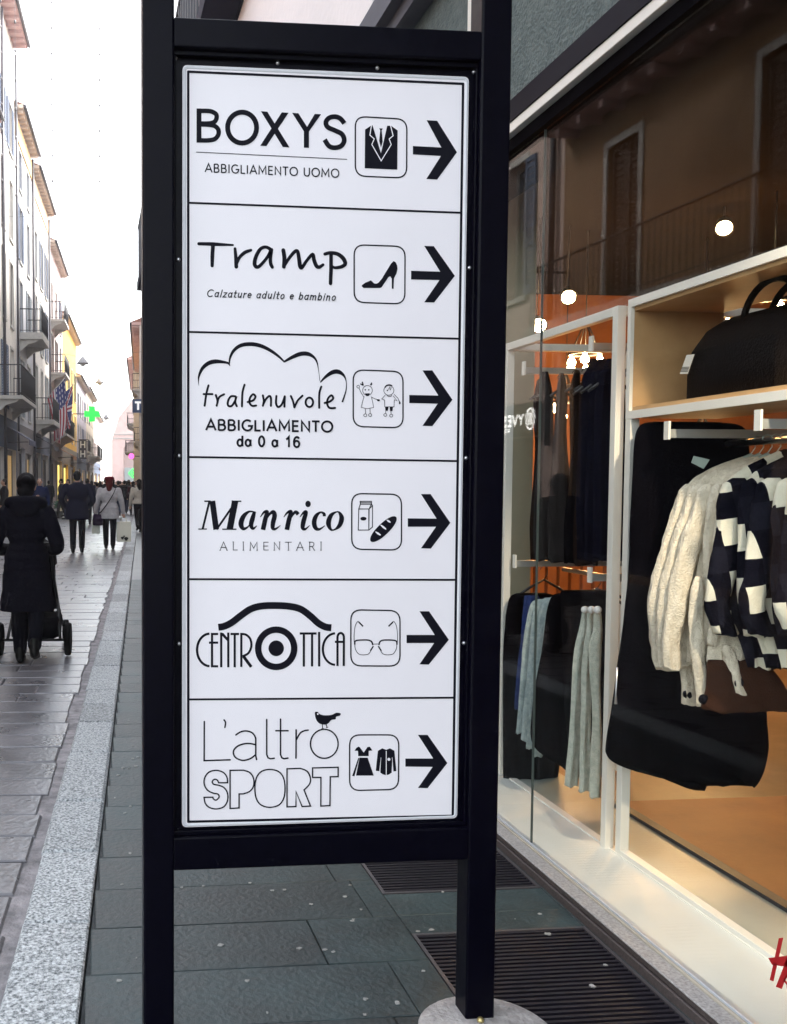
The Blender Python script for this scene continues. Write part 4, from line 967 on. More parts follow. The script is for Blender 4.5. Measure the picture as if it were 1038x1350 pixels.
# ================================================================ the buildings along the street
def plaster(name, c, var=.12): return mat(name, c, .9, var=var, vscale=.8, bump=.25, bscale=14)
def Fp(px, py, l):
    """where a sight line meets the vertical street plane at lateral l -> (s, z)"""
    d = sight(px, py); k = l/(d.x*_cs - d.y*_ss); q = CAMP + d*k
    return q.x*_ss + q.y*_cs, q.z
SHUT = {'green': mat('green_shutter', (.10, .15, .14), .6, var=.1), 'blue': mat('blue_shutter', (.09, .12, .19), .6, var=.1), 'brown': mat('brown_shutter', (.06, .035, .025), .6, var=.1), 'grey': mat('grey_shutter', (.22, .25, .27), .6, var=.1)}
STONE = mat('pale_stone', (.46, .44, .41), .8, var=.12, vscale=5); IRON = mat('iron', (.015, .015, .02), .5)
ROOF = mat('roof_tile', (.24, .10, .07), .85, var=.25, vscale=5); SOFFIT = mat('pink_soffit', (.55, .36, .34), .8, var=.15, vscale=3)
PIPE = mat('pipe_paint', (.05, .045, .055), .45); SHOPDARK = mat('shop_dark', (.02, .022, .035), .4)
def lbox(mb, l0, l1, s0, s1, z0, z1, m=0):
    P = [W(l, s, z) for z in (z0, z1) for l, s in ((l0, s0), (l1, s0), (l1, s1), (l0, s1))]
    k = len(mb.v); mb.v += [tuple(p) for p in P]
    for q in ((0,3,2,1),(4,5,6,7),(0,1,5,4),(1,2,6,5),(2,3,7,6),(3,0,4,7)): mb.f.append(tuple(k+i for i in q)); mb.m.append(m); mb.sm.append(False)
def facade(name, label, l0, s0, s1, h, wallm, ops, sg=1, depth=7.0, group='houses along the street', base=None, cat='building'):
    """ops: (sa, sb, za, zb, kind, colour); sg=+1 faces right (+l), -1 faces left"""
    e = empty(name, W(l0, (s0+s1)/2, 0), 0, label, cat, group)
    ss = sorted({s0, s1} | {v for o in ops for v in o[:2]}); zz = sorted({0.0, h} | ({4.25} if base and h > 4.3 else set()) | {v for o in ops for v in o[2:4]})
    mb = MB(); rec = .22
    for i in range(len(ss)-1):
        for j in range(len(zz)-1):
            sm, zm = (ss[i]+ss[i+1])/2, (zz[j]+zz[j+1])/2
            if any(o[0] < sm < o[1] and o[2] < zm < o[3] for o in ops): continue
            mb.face([W(l0, ss[i], zz[j]), W(l0, ss[i+1], zz[j]), W(l0, ss[i+1], zz[j+1]), W(l0, ss[i], zz[j+1])], 1 if base and zm < 4.25 else 0)
    li = l0 - sg*rec
    for (a, b, c, d, k, col) in ops:
        mb.face([W(l0, a, c), W(li, a, c), W(li, a, d), W(l0, a, d)]); mb.face([W(l0, b, c), W(li, b, c), W(li, b, d), W(l0, b, d)])
        mb.face([W(l0, a, d), W(li, a, d), W(li, b, d), W(l0, b, d)]); mb.face([W(l0, a, c), W(li, a, c), W(li, b, c), W(l0, b, c)])
        mb.face([W(li-sg*.06, a-.1, c-.1), W(li-sg*.06, b+.1, c-.1), W(li-sg*.06, b+.1, d+.1), W(li-sg*.06, a-.1, d+.1)])
    lb = l0 - sg*depth
    mb.face([W(l0, s0, 0), W(lb, s0, 0), W(lb, s0, h), W(l0, s0, h)]); mb.face([W(l0, s1, 0), W(lb, s1, 0), W(lb, s1, h), W(l0, s1, h)])
    mb.face([W(lb, s0, 0), W(lb, s1, 0), W(lb, s1, h), W(lb, s0, h)]); mb.face([W(l0, s0, h), W(l0, s1, h), W(lb, s1, h), W(lb, s0, h)])
    mb.build('wall', [wallm, base] if base else wallm, e, world=True, fixn=False)
    for (a, b, c, d, k, col) in ops:
        lo, hi = sorted((li, li+sg*.06))
        if k in ('win', 'shut', 'closed', 'door'):
            mb = MB(); t = .06
            lbox(mb, lo, hi, a+.002, a+t, c+.002, d-.002); lbox(mb, lo, hi, b-t, b-.002, c+.002, d-.002); lbox(mb, lo, hi, a+t, b-t, d-t, d-.002); lbox(mb, lo, hi, a+t, b-t, c+.002, c+t); lbox(mb, lo, hi, (a+b)/2-.03, (a+b)/2+.03, c+t, d-t)
            f = mb.build('window', STONE if k != 'door' else SHUT[col], e, world=True)
            mb = MB(); lbox(mb, lo+.02, lo+.03, a+t, b-t, c+t, d-t); mb.build('pane', M['win_glass'], f)
            if k == 'shut':
                wdt = (b-a)/2
                for q0, q1 in ((a-wdt-.02, a-.02), (b+.02, b+wdt+.02)):
                    mb = MB(); l_a, l_b = sorted((l0+sg*.012, l0+sg*.045)); lbox(mb, l_a, l_b, q0, q0+.06, c, d); lbox(mb, l_a, l_b, q1-.06, q1, c, d); lbox(mb, l_a, l_b, q0+.06, q1-.06, c, c+.08); lbox(mb, l_a, l_b, q0+.06, q1-.06, d-.08, d)
                    l_c = l0+sg*.022; z = c+.1
                    while z < d-.1: lbox(mb, min(l_c, l_c+sg*.012), max(l_c, l_c+sg*.012), q0+.06, q1-.06, z, z+.075); z += .11
                    mb.build('shutter', SHUT[col], f)
            if k == 'closed':
                for q0, q1 in ((a+.005, (a+b)/2-.004), ((a+b)/2+.004, b-.005)):
                    mb = MB(); l_a, l_b = sorted((l0-sg*.11, l0-sg*.06)); lbox(mb, l_a, l_b, q0, q0+.07, c+.005, d-.005); lbox(mb, l_a, l_b, q1-.07, q1, c+.005, d-.005); lbox(mb, l_a, l_b, q0+.07, q1-.07, c+.005, c+.09); lbox(mb, l_a, l_b, q0+.07, q1-.07, d-.09, d-.005)
                    z = c+.1; l_a, l_b = sorted((l0-sg*.10, l0-sg*.085))
                    while z < d-.1: lbox(mb, l_a, l_b, q0+.07, q1-.07, z, z+.075); z += .11
                    mb.build('shutter', SHUT[col], f)
            if k != 'door':
                mb = MB(); l_a, l_b = sorted((l0+sg*.004, l0+sg*.06)); lbox(mb, l_a, l_b, a-.08, b+.08, c-.10, c-.005); mb.build('sill', STONE, f)
                mb = MB(); l_a, l_b = sorted((l0+sg*.004, l0+sg*.03)); lbox(mb, l_a, l_b, a-.10, b+.10, d+.005, d+.12)
                if k in ('win', 'closed'): lbox(mb, l_a, l_b, a-.10, a-.004, c-.004, d+.004); lbox(mb, l_a, l_b, b+.004, b+.10, c-.004, d+.004)
                mb.build('surround', STONE, f)
        elif k == 'shop':
            mb = MB(); t = .08
            lbox(mb, lo, hi, a+.002, a+t, .01, d-.002); lbox(mb, lo, hi, b-t, b-.002, .01, d-.002); lbox(mb, lo, hi, a+t, b-t, d-t*3, d-.002); lbox(mb, lo, hi, a+t, b-t, .01, .35)
            f = mb.build('shop_front', SHOPDARK, e, world=True)
            mb = MB(); lbox(mb, lo+.02, lo+.03, a+t, b-t, .35, d-t*3); mb.build('shop_pane', col, f)
    return e
def eave(e, l0, s0, s1, z, proj, th, m, sg=1, name='eave', roof=True, depth=7):
    a, b = sorted((l0+sg*proj, l0-sg*.3)); mb = MB(); lbox(mb, a, b, s0-.05, s1-.02, z+.004, z+th)
    n = int((s1-s0)/.6)
    for i in range(n):
        q = s0+.15+i*(s1-s0)/n; a2, b2 = sorted((l0+sg*.004, l0+sg*(proj-.05))); lbox(mb, a2, b2, q, q+.12, z-.12, z+.002)
    mb.build(name, m, e, world=True)
    a, b = sorted((l0+sg*(proj+.012), l0+sg*(proj+.12))); mb = MB(); mb.tube([tuple(W(l0+sg*(proj+.07), s0-.05, z+th*.6)), tuple(W(l0+sg*(proj+.07), s1-.02, z+th*.6))], .07, 8); mb.build('gutter', PIPE, e, world=True)
    if roof:
        mb = MB(); c = l0-sg*depth/2
        P = [(l0+sg*(proj+.05), z+th+.004), (c, z+th+1.6), (l0-sg*depth, z+th+.004)]
        mb.rings([[tuple(W(l, s0-.04, zz)) for l, zz in P], [tuple(W(l, s1-.03, zz)) for l, zz in P]], smooth=False); mb.build('roof', ROOF, e, world=True)
def balcony(e, l0, s0, s1, z, proj=.85, sg=1, th=.14, rail_m=None, h=1.0, solid=None, brackets=True, step=.13):
    a, b = sorted((l0+sg*.003, l0+sg*proj)); mb = MB(); lbox(mb, a, b, s0, s1, z, z+th)
    if brackets:
        for q in (s0+.12, s1-.3):
            P = [(l0+sg*.004, z-.003), (l0+sg*proj*.85, z-.003), (l0+sg*proj*.75, z-.10), (l0+sg*proj*.35, z-.22), (l0+sg*.06, z-.50), (l0+sg*.004, z-.52)]
            mb.rings([[tuple(W(l, q, zz)) for l, zz in P], [tuple(W(l, q+.16, zz)) for l, zz in P]], smooth=False)
    bl = mb.build('balcony', STONE, e, world=True)
    mb = MB(); o = l0+sg*(proj-.05); zt = z+th+h
    path = [(l0+sg*.03, s0+.05), (o, s0+.05), (o, s1-.05), (l0+sg*.03, s1-.05)]
    for (p, q) in zip(path[:-1], path[1:]):
        L = math.hypot(q[0]-p[0], q[1]-p[1]); n = max(2, int(L/step))
        mb.tube([tuple(W(*p, zt)), tuple(W(*q, zt))], .022, 6); mb.tube([tuple(W(*p, z+th+.1)), tuple(W(*q, z+th+.1))], .014, 5)
        for i in range(n+1):
            t = i/n; c = (p[0]+(q[0]-p[0])*t, p[1]+(q[1]-p[1])*t); mb.tube([tuple(W(*c, z+th)), tuple(W(*c, zt))], .009, 5)
    mb.build('railing', rail_m or IRON, bl)
    if solid:
        mb = MB(); i0 = o - sg*.04; a, b = sorted((i0, i0-sg*.03)); lbox(mb, a, b, s0+.08, s1-.08, z+th+.02, zt-.05); mb.build('balcony_screen', solid, bl)
    return bl
def wall_pipe(e, l0, s, z0, z1, sg=1, r=.06, m=None):
    mb = MB(); mb.tube([tuple(W(l0+sg*.09, s, z0)), tuple(W(l0+sg*.09, s, z1))], r, 8); mb.build('drain_pipe', m or PIPE, e, world=True)
def grid_ops(s0, s1, floors, n, wd, kinds, cols):
    out = []; st = (s1-s0)/n
    for (z, hh) in floors:
        for i in range(n):
            c = s0+st*(i+.5); out.append((c-wd/2, c+wd/2, z, z+hh, random.choice(kinds), random.choice(cols)))
    return out
FL = -5.5
lit = mat('lit_shop', (.5, .35, .15), .5, emit=(1, .62, .2), estr=.05); cool = mat('shop_glass', (.008, .010, .018), .25, spec=.12)
lit_y = mat('lit_shop_yellow', (.6, .45, .12), .5, emit=(1, .75, .18), estr=.3)
# --- facades opposite the shop (out of the direct view, seen mirrored in its window)
ops = [(13.62, 14.42, 4.3, 6.85, 'closed', 'brown'), (10.2, 11.15, 4.3, 6.85, 'closed', 'brown'), (6.9, 7.85, 4.3, 6.85, 'closed', 'brown'), (3.4, 4.35, 4.3, 6.85, 'shut', 'brown'), (2.0, 5.6, .1, 3.4, 'shop', cool), (6.0, 10.4, .1, 3.4, 'shop', cool), (10.8, 15.3, .1, 3.4, 'shop', cool)]
z2 = facade('row_house', 'low ochre brown row house with tall shuttered windows and a long balcony', FL, 1.5, 15.70, 7.45, plaster('ochre_plaster', (.27, .165, .095), .3), ops)
eave(z2, FL, 1.5, 15.70, 7.452, .45, .16, SOFFIT); balcony(z2, FL, 8.2, 15.55, 4.05, .75, h=.95)
ops = [(17.0, 17.7, 5.05, 7.55, 'shut', 'blue'), (20.0, 20.9, 5.05, 7.55, 'shut', 'blue'), (22.6, 23.5, 5.05, 7.55, 'shut', 'blue'), (20.0, 20.9, 8.6, 10.4, 'shut', 'blue'), (17.0, 17.7, 8.6, 10.4, 'shut', 'blue'), (22.6, 23.5, 8.6, 10.4, 'shut', 'blue'), (16.4, 20.6, .3, 2.4, 'shop', cool), (21.4, 23.6, .3, 2.6, 'shop', cool)]
z1 = facade('row_house', 'tall pale pink row house with blue grey shutters over a lit cosmetics shop', FL, 15.72, 24.2, 12.0, plaster('pink_plaster', (.62, .47, .40)), ops)
eave(z1, FL, 15.72, 24.2, 12.004, .5, .2, SOFFIT); wall_pipe(z1, FL, 15.95, 2.2, 12)
mb = MB(); lbox(mb, FL+.006, FL+.10, 16.3, 20.8, 2.42, 3.02); fas = mb.build('shop_fascia', SHOPDARK, z1, world=True)
white_lit = mat('white_letter', (.8, .8, .8), .4, emit=(1, .97, .92), estr=2.4)
class WallInk(Ink):
    eps = .0015
    def __init__(s, l, sc=1): s.mb = MB(); s.l = l; s.dy = 0
    def P(s, u, v): return tuple(W(s.l+s.dy, u, v))
k = WallInk(FL+.112)
k.stroke(ell(16.52, 2.72, .15, .19, n=30), .035, closed=True); k.stroke(ell(16.52, 2.72, .07, .10, n=18), .03, closed=True); k.stroke([(16.44, 2.60), (16.60, 2.86)], .03); k.stroke([(16.60, 2.60), (16.44, 2.86)], .03)
text(k, 'YVES ROCHER', (16.76, 2.625), (19.1, 2.625), -.20, .042, .16); text(k, 'FRANCE', (17.3, 2.50), (17.95, 2.50), -.075, .018, .3)
k.mb.build('shop_lettering', white_lit, fas, fixn=False)
ops = grid_ops(24.4, 34.4, ((4.6, 2.2), (8.0, 2.0), (11.2, 1.8)), 4, .95, ('shut', 'closed'), ('green', 'brown')) + [(25.2, 28.2, .3, 2.8, 'shop', cool), (30.2, 33.4, .3, 2.8, 'shop', lit)]
z3 = facade('row_house', 'grey row house with green and brown shutters left of the tall eaves', FL, 24.22, 34.8, 14.4, plaster('grey_plaster', (.32, .30, .29)), ops); eave(z3, FL, 24.22, 34.8, 14.404, .5, .2, SOFFIT)
# --- facades in view, near to far
PW = [plaster('white_plaster', (.66, .62, .57)), plaster('cool_plaster', (.50, .50, .53)), plaster('rose_plaster', (.55, .44, .42)), plaster('cream_plaster', (.60, .52, .42)), plaster('yellow_plaster', (.72, .43, .08)), plaster('tan_plaster', (.48, .36, .28)), plaster('lilac_plaster', (.48, .44, .50))]
BASES = []; SOFFIT2 = mat('cream_soffit', (.62, .52, .44), .8, var=.15, vscale=3)
def row(s0, s1, h, wm, floors, n, cols, label, shops, kinds=('shut', 'closed', 'win'), name='town_house', wd=.95, proj=.38, sof=None):
    ops = grid_ops(s0+.3, s1-.3, floors, n, wd, kinds, cols)
    for (a, b, d, c) in shops: ops.append((a, b, .12, d, 'shop', c))
    BASES.append(plaster('shaded_base_stone', random.choice(((.10, .11, .15), (.16, .14, .14), (.07, .09, .14), (.20, .17, .14))))); e = facade(name, label, FL, s0, s1, h, wm, ops, base=BASES[-1]); eave(e, FL, s0, s1, h+.004, proj, .16, sof or SOFFIT2); return e  # dark ground-floor stone; its tone also paints the shade on the lower floors
tA = row(34.82, 42.2, 20.3, PW[0], ((4.6, 2.6), (8.2, 2.6), (11.8, 2.4), (15.4, 2.0)), 3, ('blue', 'brown'), 'tall white town house with deep pink eaves at the left picture edge', [(35.4, 38.2, 3.0, cool), (39.2, 41.8, 3.0, lit)], proj=.6, sof=SOFFIT)
wall_pipe(tA, FL, 38.0, 0, 20); wall_pipe(tA, FL, 42.1, 3, 20, r=.05)
s, z = Fp(5, 545, FL+.8); balcony(tA, FL, 36.2, 41.0, 4.75, 1.0, h=1.15)
tB = row(42.22, 48.5, 17.8, PW[1], ((4.6, 2.6), (8.1, 2.6), (11.6, 2.4), (14.8, 1.7)), 2, ('blue', 'grey'), 'bluish white town house with a stone balcony and an orange frieze', [(42.8, 45.0, 3.2, cool), (45.8, 48.0, 3.0, lit)])
mb = MB(); lbox(mb, FL+.005, FL+.05, 42.24, 48.48, 16.7, 17.6); mb.build('frieze', mat('orange_frieze', (.62, .36, .14), .8, var=.2, vscale=2), tB, world=True)
s0b, zb = Fp(18, 445, FL+.5); balcony(tB, FL, 43.2, 46.2, 8.05, 1.05, h=1.05, th=.30, solid=mat('balcony_panel', (.25, .27, .28), .7))
wall_pipe(tB, FL, 48.35, 0, 17.7)
tC = row(48.52, 57.0, 17.3, PW[0], ((4.9, 2.8), (8.6, 2.7), (12.2, 2.4)), 3, ('blue', 'grey'), 'white town house with pale blue shutters and an iron balcony over the shops', [(49.2, 52.0, 3.2, cool), (53.0, 56.2, 3.2, cool)])
balcony(tC, FL, 48.9, 52.6, 4.6, 1.0, h=1.1, th=.25)
mb = MB(); lbox(mb, FL+.005, FL+.05, 48.54, 56.98, 16.2, 17.1); mb.build('frieze', mat('peach_frieze', (.60, .38, .22), .8, var=.2, vscale=2), tC, world=True)
wall_pipe(tC, FL, 56.6, 0, 17)
tD = row(57.02, 66.5, 15.8, PW[2], ((4.8, 2.6), (8.2, 2.5), (11.6, 2.2)), 3, ('brown', 'blue'), 'rose town house with two stacked dark balconies beside the flags', [(57.6, 60.8, 3.1, cool), (62.2, 65.8, 3.1, lit_y)])
balcony(tD, FL, 57.3, 60.6, 8.1, .95, h=1.05); balcony(tD, FL, 57.6, 60.9, 11.3, .9, h=1.05); balcony(tD, FL, 58.2, 65.0, 4.5, .95, h=1.05, solid=mat('teal_screen', (.05, .09, .13), .7))
tE = row(66.52, 80.5, 13.2, PW[4], ((4.8, 2.3), (8.3, 2.2)), 4, ('brown', 'green'), 'bright yellow town house behind the flags', [(67.2, 71, 3.0, lit_y), (73, 78.6, 3.0, cool)])
tF = row(80.52, 94.0, 10.6, PW[6], ((4.6, 2.1), (7.6, 1.8)), 4, ('blue', 'grey'), 'low lilac grey town house past the yellow one', [(81.5, 85.5, 2.9, cool), (87.5, 92, 2.9, lit)])
balcony(tF, FL, 82.4, 86.4, 4.3, .9, h=1.0)
tG = row(94.02, 109.0, 11.0, PW[3], ((4.6, 2.1), (7.8, 1.9)), 4, ('brown', 'green'), 'cream town house below the green pharmacy cross', [(95, 100, 2.9, lit), (102, 107, 2.9, cool)])
balcony(tG, FL, 96, 101, 4.3, 1.1, h=1.1); balcony(tG, FL, 103, 107, 4.3, 1.1, h=1.1)
tH = row(109.02, 127.0, 9.8, PW[2], ((4.4, 2.0),), 5, ('brown', 'grey'), 'farthest pink town house at the end of the left row', [(110, 116, 2.9, lit), (119, 125, 2.9, lit)])
for (sa, sb, z, pr, c, lab) in ((39.2, 41.6, 3.15, .9, (.05, .06, .12), 'dark blue awning over the shop under the first balcony'), (49.4, 51.8, 3.3, 1.0, (.03, .035, .06), 'near black awning under the iron balcony'), (62.4, 65.6, 3.2, 1.0, (.30, .12, .05), 'rust orange awning beside the yellow shop window'), (73.5, 77.5, 3.1, 1.1, (.04, .05, .10), 'navy awning on the yellow town house'), (95.5, 99.5, 3.0, 1.2, (.34, .12, .05), 'orange awning far down the left shops')):
    e = empty('awning', W(FL, (sa+sb)/2, z), 0, lab, 'awning', 'awnings over the left shops')
    mb = MB(); P = [(FL+.01, z+.75), (FL+pr, z+.22), (FL+pr, z), (FL+pr-.02, z), (FL+pr-.02, z+.20), (FL+.01, z+.72)]
    mb.rings([[tuple(W(l, q, zz)) for l, zz in P] for q in (sa, sb)], smooth=False); mb.build('awning_cloth', mat('awning_cloth', c, .8, var=.1), e, world=True)
    mb = MB(); mb.tube([tuple(W(FL+.01, sa+.1, z+.1)), tuple(W(FL+pr-.06, sa+.1, z+.12))], .02, 6); mb.build('awning_arm', IRON, e, world=True)
for (s, z, lab) in ((42.21, 5.4, 'wall lantern at the stone balcony house'), (57.0, 5.2, 'wall lantern left of the flags'), (66.5, 5.6, 'wall lantern on the corner of the yellow house')):
    e = empty('wall_lantern', W(FL, s, z), 0, lab, 'lantern', 'wall lanterns on the left facades')
    mb = MB(); mb.tube([tuple(W(FL+.0, s, z)), tuple(W(FL+.35, s, z+.25)), tuple(W(FL+.7, s, z+.2))], .02, 6); mb.build('lantern_arm', IRON, e, world=True)
    mb = MB(); c = W(FL+.7, s, z-.3); mb.lathe(tuple(c), [(.06, 0), (.13, .3), (.16, .36), (.03, .5)], 8, smooth=False); mb.build('lantern_body', IRON, e, world=True)
# --- end of the street
pe = empty('gabled_building', W(-1, 165, 0), 0, 'pale red gabled brick building with a round arch closing the street', 'building')
redb = mat('glare_brick', (.62, .42, .38), .9, var=.12, vscale=1.2, bump=.2, bscale=9)  # brick tone lightened to paint in the glare at the street end
mb = MB(); arch = [(-3.2, 0), (-3.2, 7.4)] + [(-1.0 + 2.2*math.cos(a), 7.4+1.9*math.sin(a)) for a in [PI-PI*k/14 for k in range(15)]] + [(1.2, 0)]
outer = [(-5.2, 0), (-5.2, 9.3), (-4.0, 13.2), (-1.5, 16.4), (.2, 17.3), (2.4, 16.2), (4.4, 13), (7.5, 11), (7.5, 0)]
poly = outer + [(1.2, 0)] + [p for p in reversed(arch[1:-1])] + [(-3.2, 0)]
mb.prism(poly, lambda u, v, d: tuple(W(u, d, v)), 164, 172); mb.build('wall', redb, pe, world=True)
mb = MB(); lbox(mb, -3.3, 1.3, 166.0, 166.2, 0, 9.4); mb.build('arch_back', mat('arch_back', (.55, .40, .37), .9, var=.1), pe, world=True)
mb = MB(); lbox(mb, -3.0, -.4, 163.2, 163.96, 0, 4.5); pt = mb.build('portal', mat('grey_portal', (.26, .28, .29), .6), pe, world=True)
mb = MB()
for z in (9.5, 10.2): lbox(mb, -5.0, 4.4, 163.8, 163.996, z, z+.14)
mb.build('string_course', STONE, pe, world=True)
# green diamond sign on the portal
grn = mat('green_neon', (.02, .5, .08), .4, emit=(.0, 1.0, .05), estr=.35)
gs = empty('pharmacy_sign', W(-1.6, 163.1, 3.4), 0, 'small green diamond light sign over the grey portal at the street end', 'sign')
mb = MB(); c = (-1.55, 3.55)
for r0, r1 in ((.85, .6), (.38, .0)):
    o_ = [(c[0]+r0*x, c[1]+r0*y) for x, y in ((1, 0), (0, 1), (-1, 0), (0, -1))]
    if r1: 
        i_ = [(c[0]+r1*x, c[1]+r1*y) for x, y in ((1, 0), (0, 1), (-1, 0), (0, -1))]
        for q in range(4):
            P = [o_[q], o_[(q+1) % 4], i_[(q+1) % 4], i_[q]]; mb.prism(P, lambda u, v, d: tuple(W(u, d, v)), 163.0, 163.15)
    else: mb.prism(o_, lambda u, v, d: tuple(W(u, d, v)), 163.0, 163.15)
mb.build('neon', grn, gs, world=True)
mb = MB(); lbox(mb, c[0]-.05, c[0]+.05, 163.15, 163.198, c[1]-.6, c[1]+.6); mb.build('bracket', IRON, gs, world=True)
# green pharmacy cross on a bracket
s_, z_ = 76.0, Fp(123, 547, -4.0)[1]
gx_ = (123-188)/F_PX*76.0; zc = 1.5+(640-547)/F_PX*76.0
gc = empty('pharmacy_cross', W(gx_, 76, zc), 0, 'lit green pharmacy cross on a bracket high over the street', 'sign')
mb = MB(); a = .22; b = .60
mb.prism([(gx_+u, zc+v) for u, v in ((a, a), (b, a), (b, -a), (a, -a), (a, -b), (-a, -b), (-a, -a), (-b, -a), (-b, a), (-a, a), (-a, b), (a, b))], lambda u, v, d: tuple(W(u, d, v)), 75.9, 76.1); mb.build('neon', grn, gc, world=True)
mb = MB(); mb.tube([tuple(W(FL+.01, 76, zc)), tuple(W(gx_-.6, 76, zc))], .04, 6); mb.build('bracket', IRON, gc, world=True)
# blade sign with a white figure
bs = empty('blade_sign', W(-4.9, 78, 4), 0, 'dark vertical blade sign with white letters on the far left facade', 'sign')
zb0 = 1.5+(640-606)/F_PX*78; zb1 = 1.5+(640-580)/F_PX*78; lc = (110.5-188)/F_PX*78
mb = MB(); lbox(mb, lc-.30, lc+.30, 78, 78.12, zb0, zb1); bb = mb.build('sign_board', mat('navy_board', (.012, .014, .04), .5), bs, world=True)
class CrossInk(WallInk):
    def __init__(s, sv): s.mb = MB(); s.sv = sv; s.dy = 0
    def P(s, u, v): return tuple(W(u, s.sv-s.dy, v))
k = CrossInk(77.995)
zm = (zb0+zb1)/2
for zc_ in (zm+.38, zm-.38):
    k.stroke([(lc-.16, zc_-.28), (lc-.16, zc_+.28)], .09); k.stroke([(lc+.16, zc_-.28), (lc+.16, zc_+.28)], .09); k.stroke([(lc-.16, zc_), (lc+.16, zc_)], .09)
k.mb.build('white_letters', mat('sign_letter', (.7, .7, .72), .5), bb, fixn=False)
mb = MB(); mb.tube([tuple(W(FL+.01, 78.06, zb1-.2)), tuple(W(lc-.3, 78.06, zb1-.2))], .03, 6); mb.build('bracket', IRON, bs, world=True)
# --- right side beyond the shop
r2 = empty('terrace_house', W(1.62, 18, 0), 0, 'white plastered house with a dark cornice and a terrace railing behind the sign', 'building', 'houses along the street')
mb = MB(); mb.box((1.66, 5.61, 0), (1.93, 26, 6.72)); mb.box((1.93, 5.61, 6.5), (9.2, 26, 6.72)); mb.box((9.01, 5.61, 0), (9.2, 26, 6.5)); mb.box((1.93, 25.7, 0), (9.01, 26, 6.5)); mb.build('wall', plaster('bright_plaster', (.86, .80, .79), .04), r2, world=True)
mb = MB(); mb.box((1.25, 5.61, 6.76), (1.64, 26, 6.98)); mb.box((1.64, 5.61, 6.722), (2.4, 26, 6.90)); mb.build('cornice', mat('navy_cornice', (.006, .006, .02), .7, spec=.1), r2, world=True)
mb = MB(); y = 5.7
while y < 26: mb.box((1.28, y, 6.981), (1.31, y+.05, 8.4)); y += .33
mb.box((1.27, 5.65, 8.4), (1.32, 26, 8.46)); mb.build('railing', IRON, r2, world=True)
for (ya, yb, za, zb, nm) in ((7.2, 9.6, .02, 2.7, 'shop_front'), (12.0, 14.6, .02, 2.7, 'shop_front'), (17.5, 20.5, .02, 2.7, 'shop_front'), (9.9, 10.8, 3.9, 5.6, 'window'), (13.4, 14.3, 3.9, 5.6, 'window'), (17.4, 18.3, 3.9, 5.6, 'window'), (21.4, 22.3, 3.9, 5.6, 'window')):
    mb = MB(); t = .09
    mb.box((1.60, ya, za), (1.657, ya+t, zb)); mb.box((1.60, yb-t, za), (1.657, yb, zb)); mb.box((1.60, ya+t, zb-t), (1.657, yb-t, zb)); mb.box((1.60, ya+t, za), (1.657, yb-t, za+t))
    f = mb.build(nm, STONE if nm == 'window' else SHOPDARK, r2, world=True); mb = MB(); mb.box((1.63, ya+t, za+t), (1.656, yb-t, zb-t)); mb.build('pane', M['win_glass'], f)
for (sa, sb, l0, h, wm, lab) in ((60.0, 84.0, -.15, 11.5, PW[0], 'white far house right of the street, half hidden by the sign post'), (84.2, 112.0, -.75, 12.5, PW[3], 'cream far house farthest on the right side of the street')):
    ops = grid_ops(sa+.5, sb-.5, ((4.6, 2.2), (8.0, 2.0)), 6, 1.0, ('shut', 'closed'), ('brown', 'blue')) + [(sa+1, sa+9, .2, 3, 'shop', cool), (sb-9, sb-1, .2, 3, 'shop', lit)]
    e = facade('town_house', lab, l0, sa, sb, h, wm, ops, sg=-1); eave(e, l0, sa, sb, h+.004, .5, .2, SOFFIT, sg=-1)
    if sa == 84.2: balcony(e, l0, 86, 92, 4.4, .8, sg=-1); balcony(e, l0, 96, 104, 7.6, .8, sg=-1)
    else: balcony(e, l0, 62, 66, 7.6, .5, sg=-1); balcony(e, l0, 70, 78, 4.6, .5, sg=-1)
for (sa, sb, h, wm, lab) in ((26.3, 42.0, 16.0, PW[3], 'unseen cream town house added on the right to shade the left facades'), (42.2, 59.7, 16.8, PW[0], 'unseen white town house added on the right to shade the left facades')):  # unseen houses added to keep the sun off the lower left facades
    l0 = 1.75 if sa < 30 else 1.2
    e = facade('town_house', lab, l0, sa, sb, h, wm, grid_ops(sa+.5, sb-.5, ((4.6, 2.2), (8.0, 2.0), (11.5, 2)), 5, 1.0, ('shut', 'win'), ('brown', 'blue')) + [(sa+1, sa+6, .2, 3, 'shop', cool)], sg=-1); eave(e, l0, sa, sb, h+.004, .5, .2, SOFFIT, sg=-1)
# shop sign with a white T, far right
ts = empty('tobacco_sign', W(-.5, 66, 7), 0, 'dark blue square sign with a white letter T on the far right', 'sign')
lt = (183-188)/F_PX*60; zt = 1.5+(640-537)/F_PX*60
mb = MB(); lbox(mb, lt-.36, lt+.30, 59.6, 59.72, zt-.42, zt+.42); tb = mb.build('sign_board', mat('blue_board', (.02, .06, .16), .5), ts, world=True)
k = CrossInk(59.594); k.stroke([(lt-.2, zt+.22), (lt+.18, zt+.22)], .13); k.stroke([(lt, zt+.25), (lt, zt-.25)], .13); k.mb.build('white_letter_t', mat('t_letter', (.75, .75, .78), .5, emit=(1, 1, 1), estr=.1), tb, fixn=False)
mb = MB(); mb.tube([tuple(W(lt, 59.73, zt)), tuple(W(lt+.05, 60.0, zt))], .03, 6); mb.build('bracket', IRON, ts, world=True)
ps = empty('round_sign', W(-1.0, 64, 3.4), 0, 'round pink light sign at the far right shops', 'sign')
lp = (174-188)/F_PX*64; zp = 1.5+(640-602)/F_PX*64
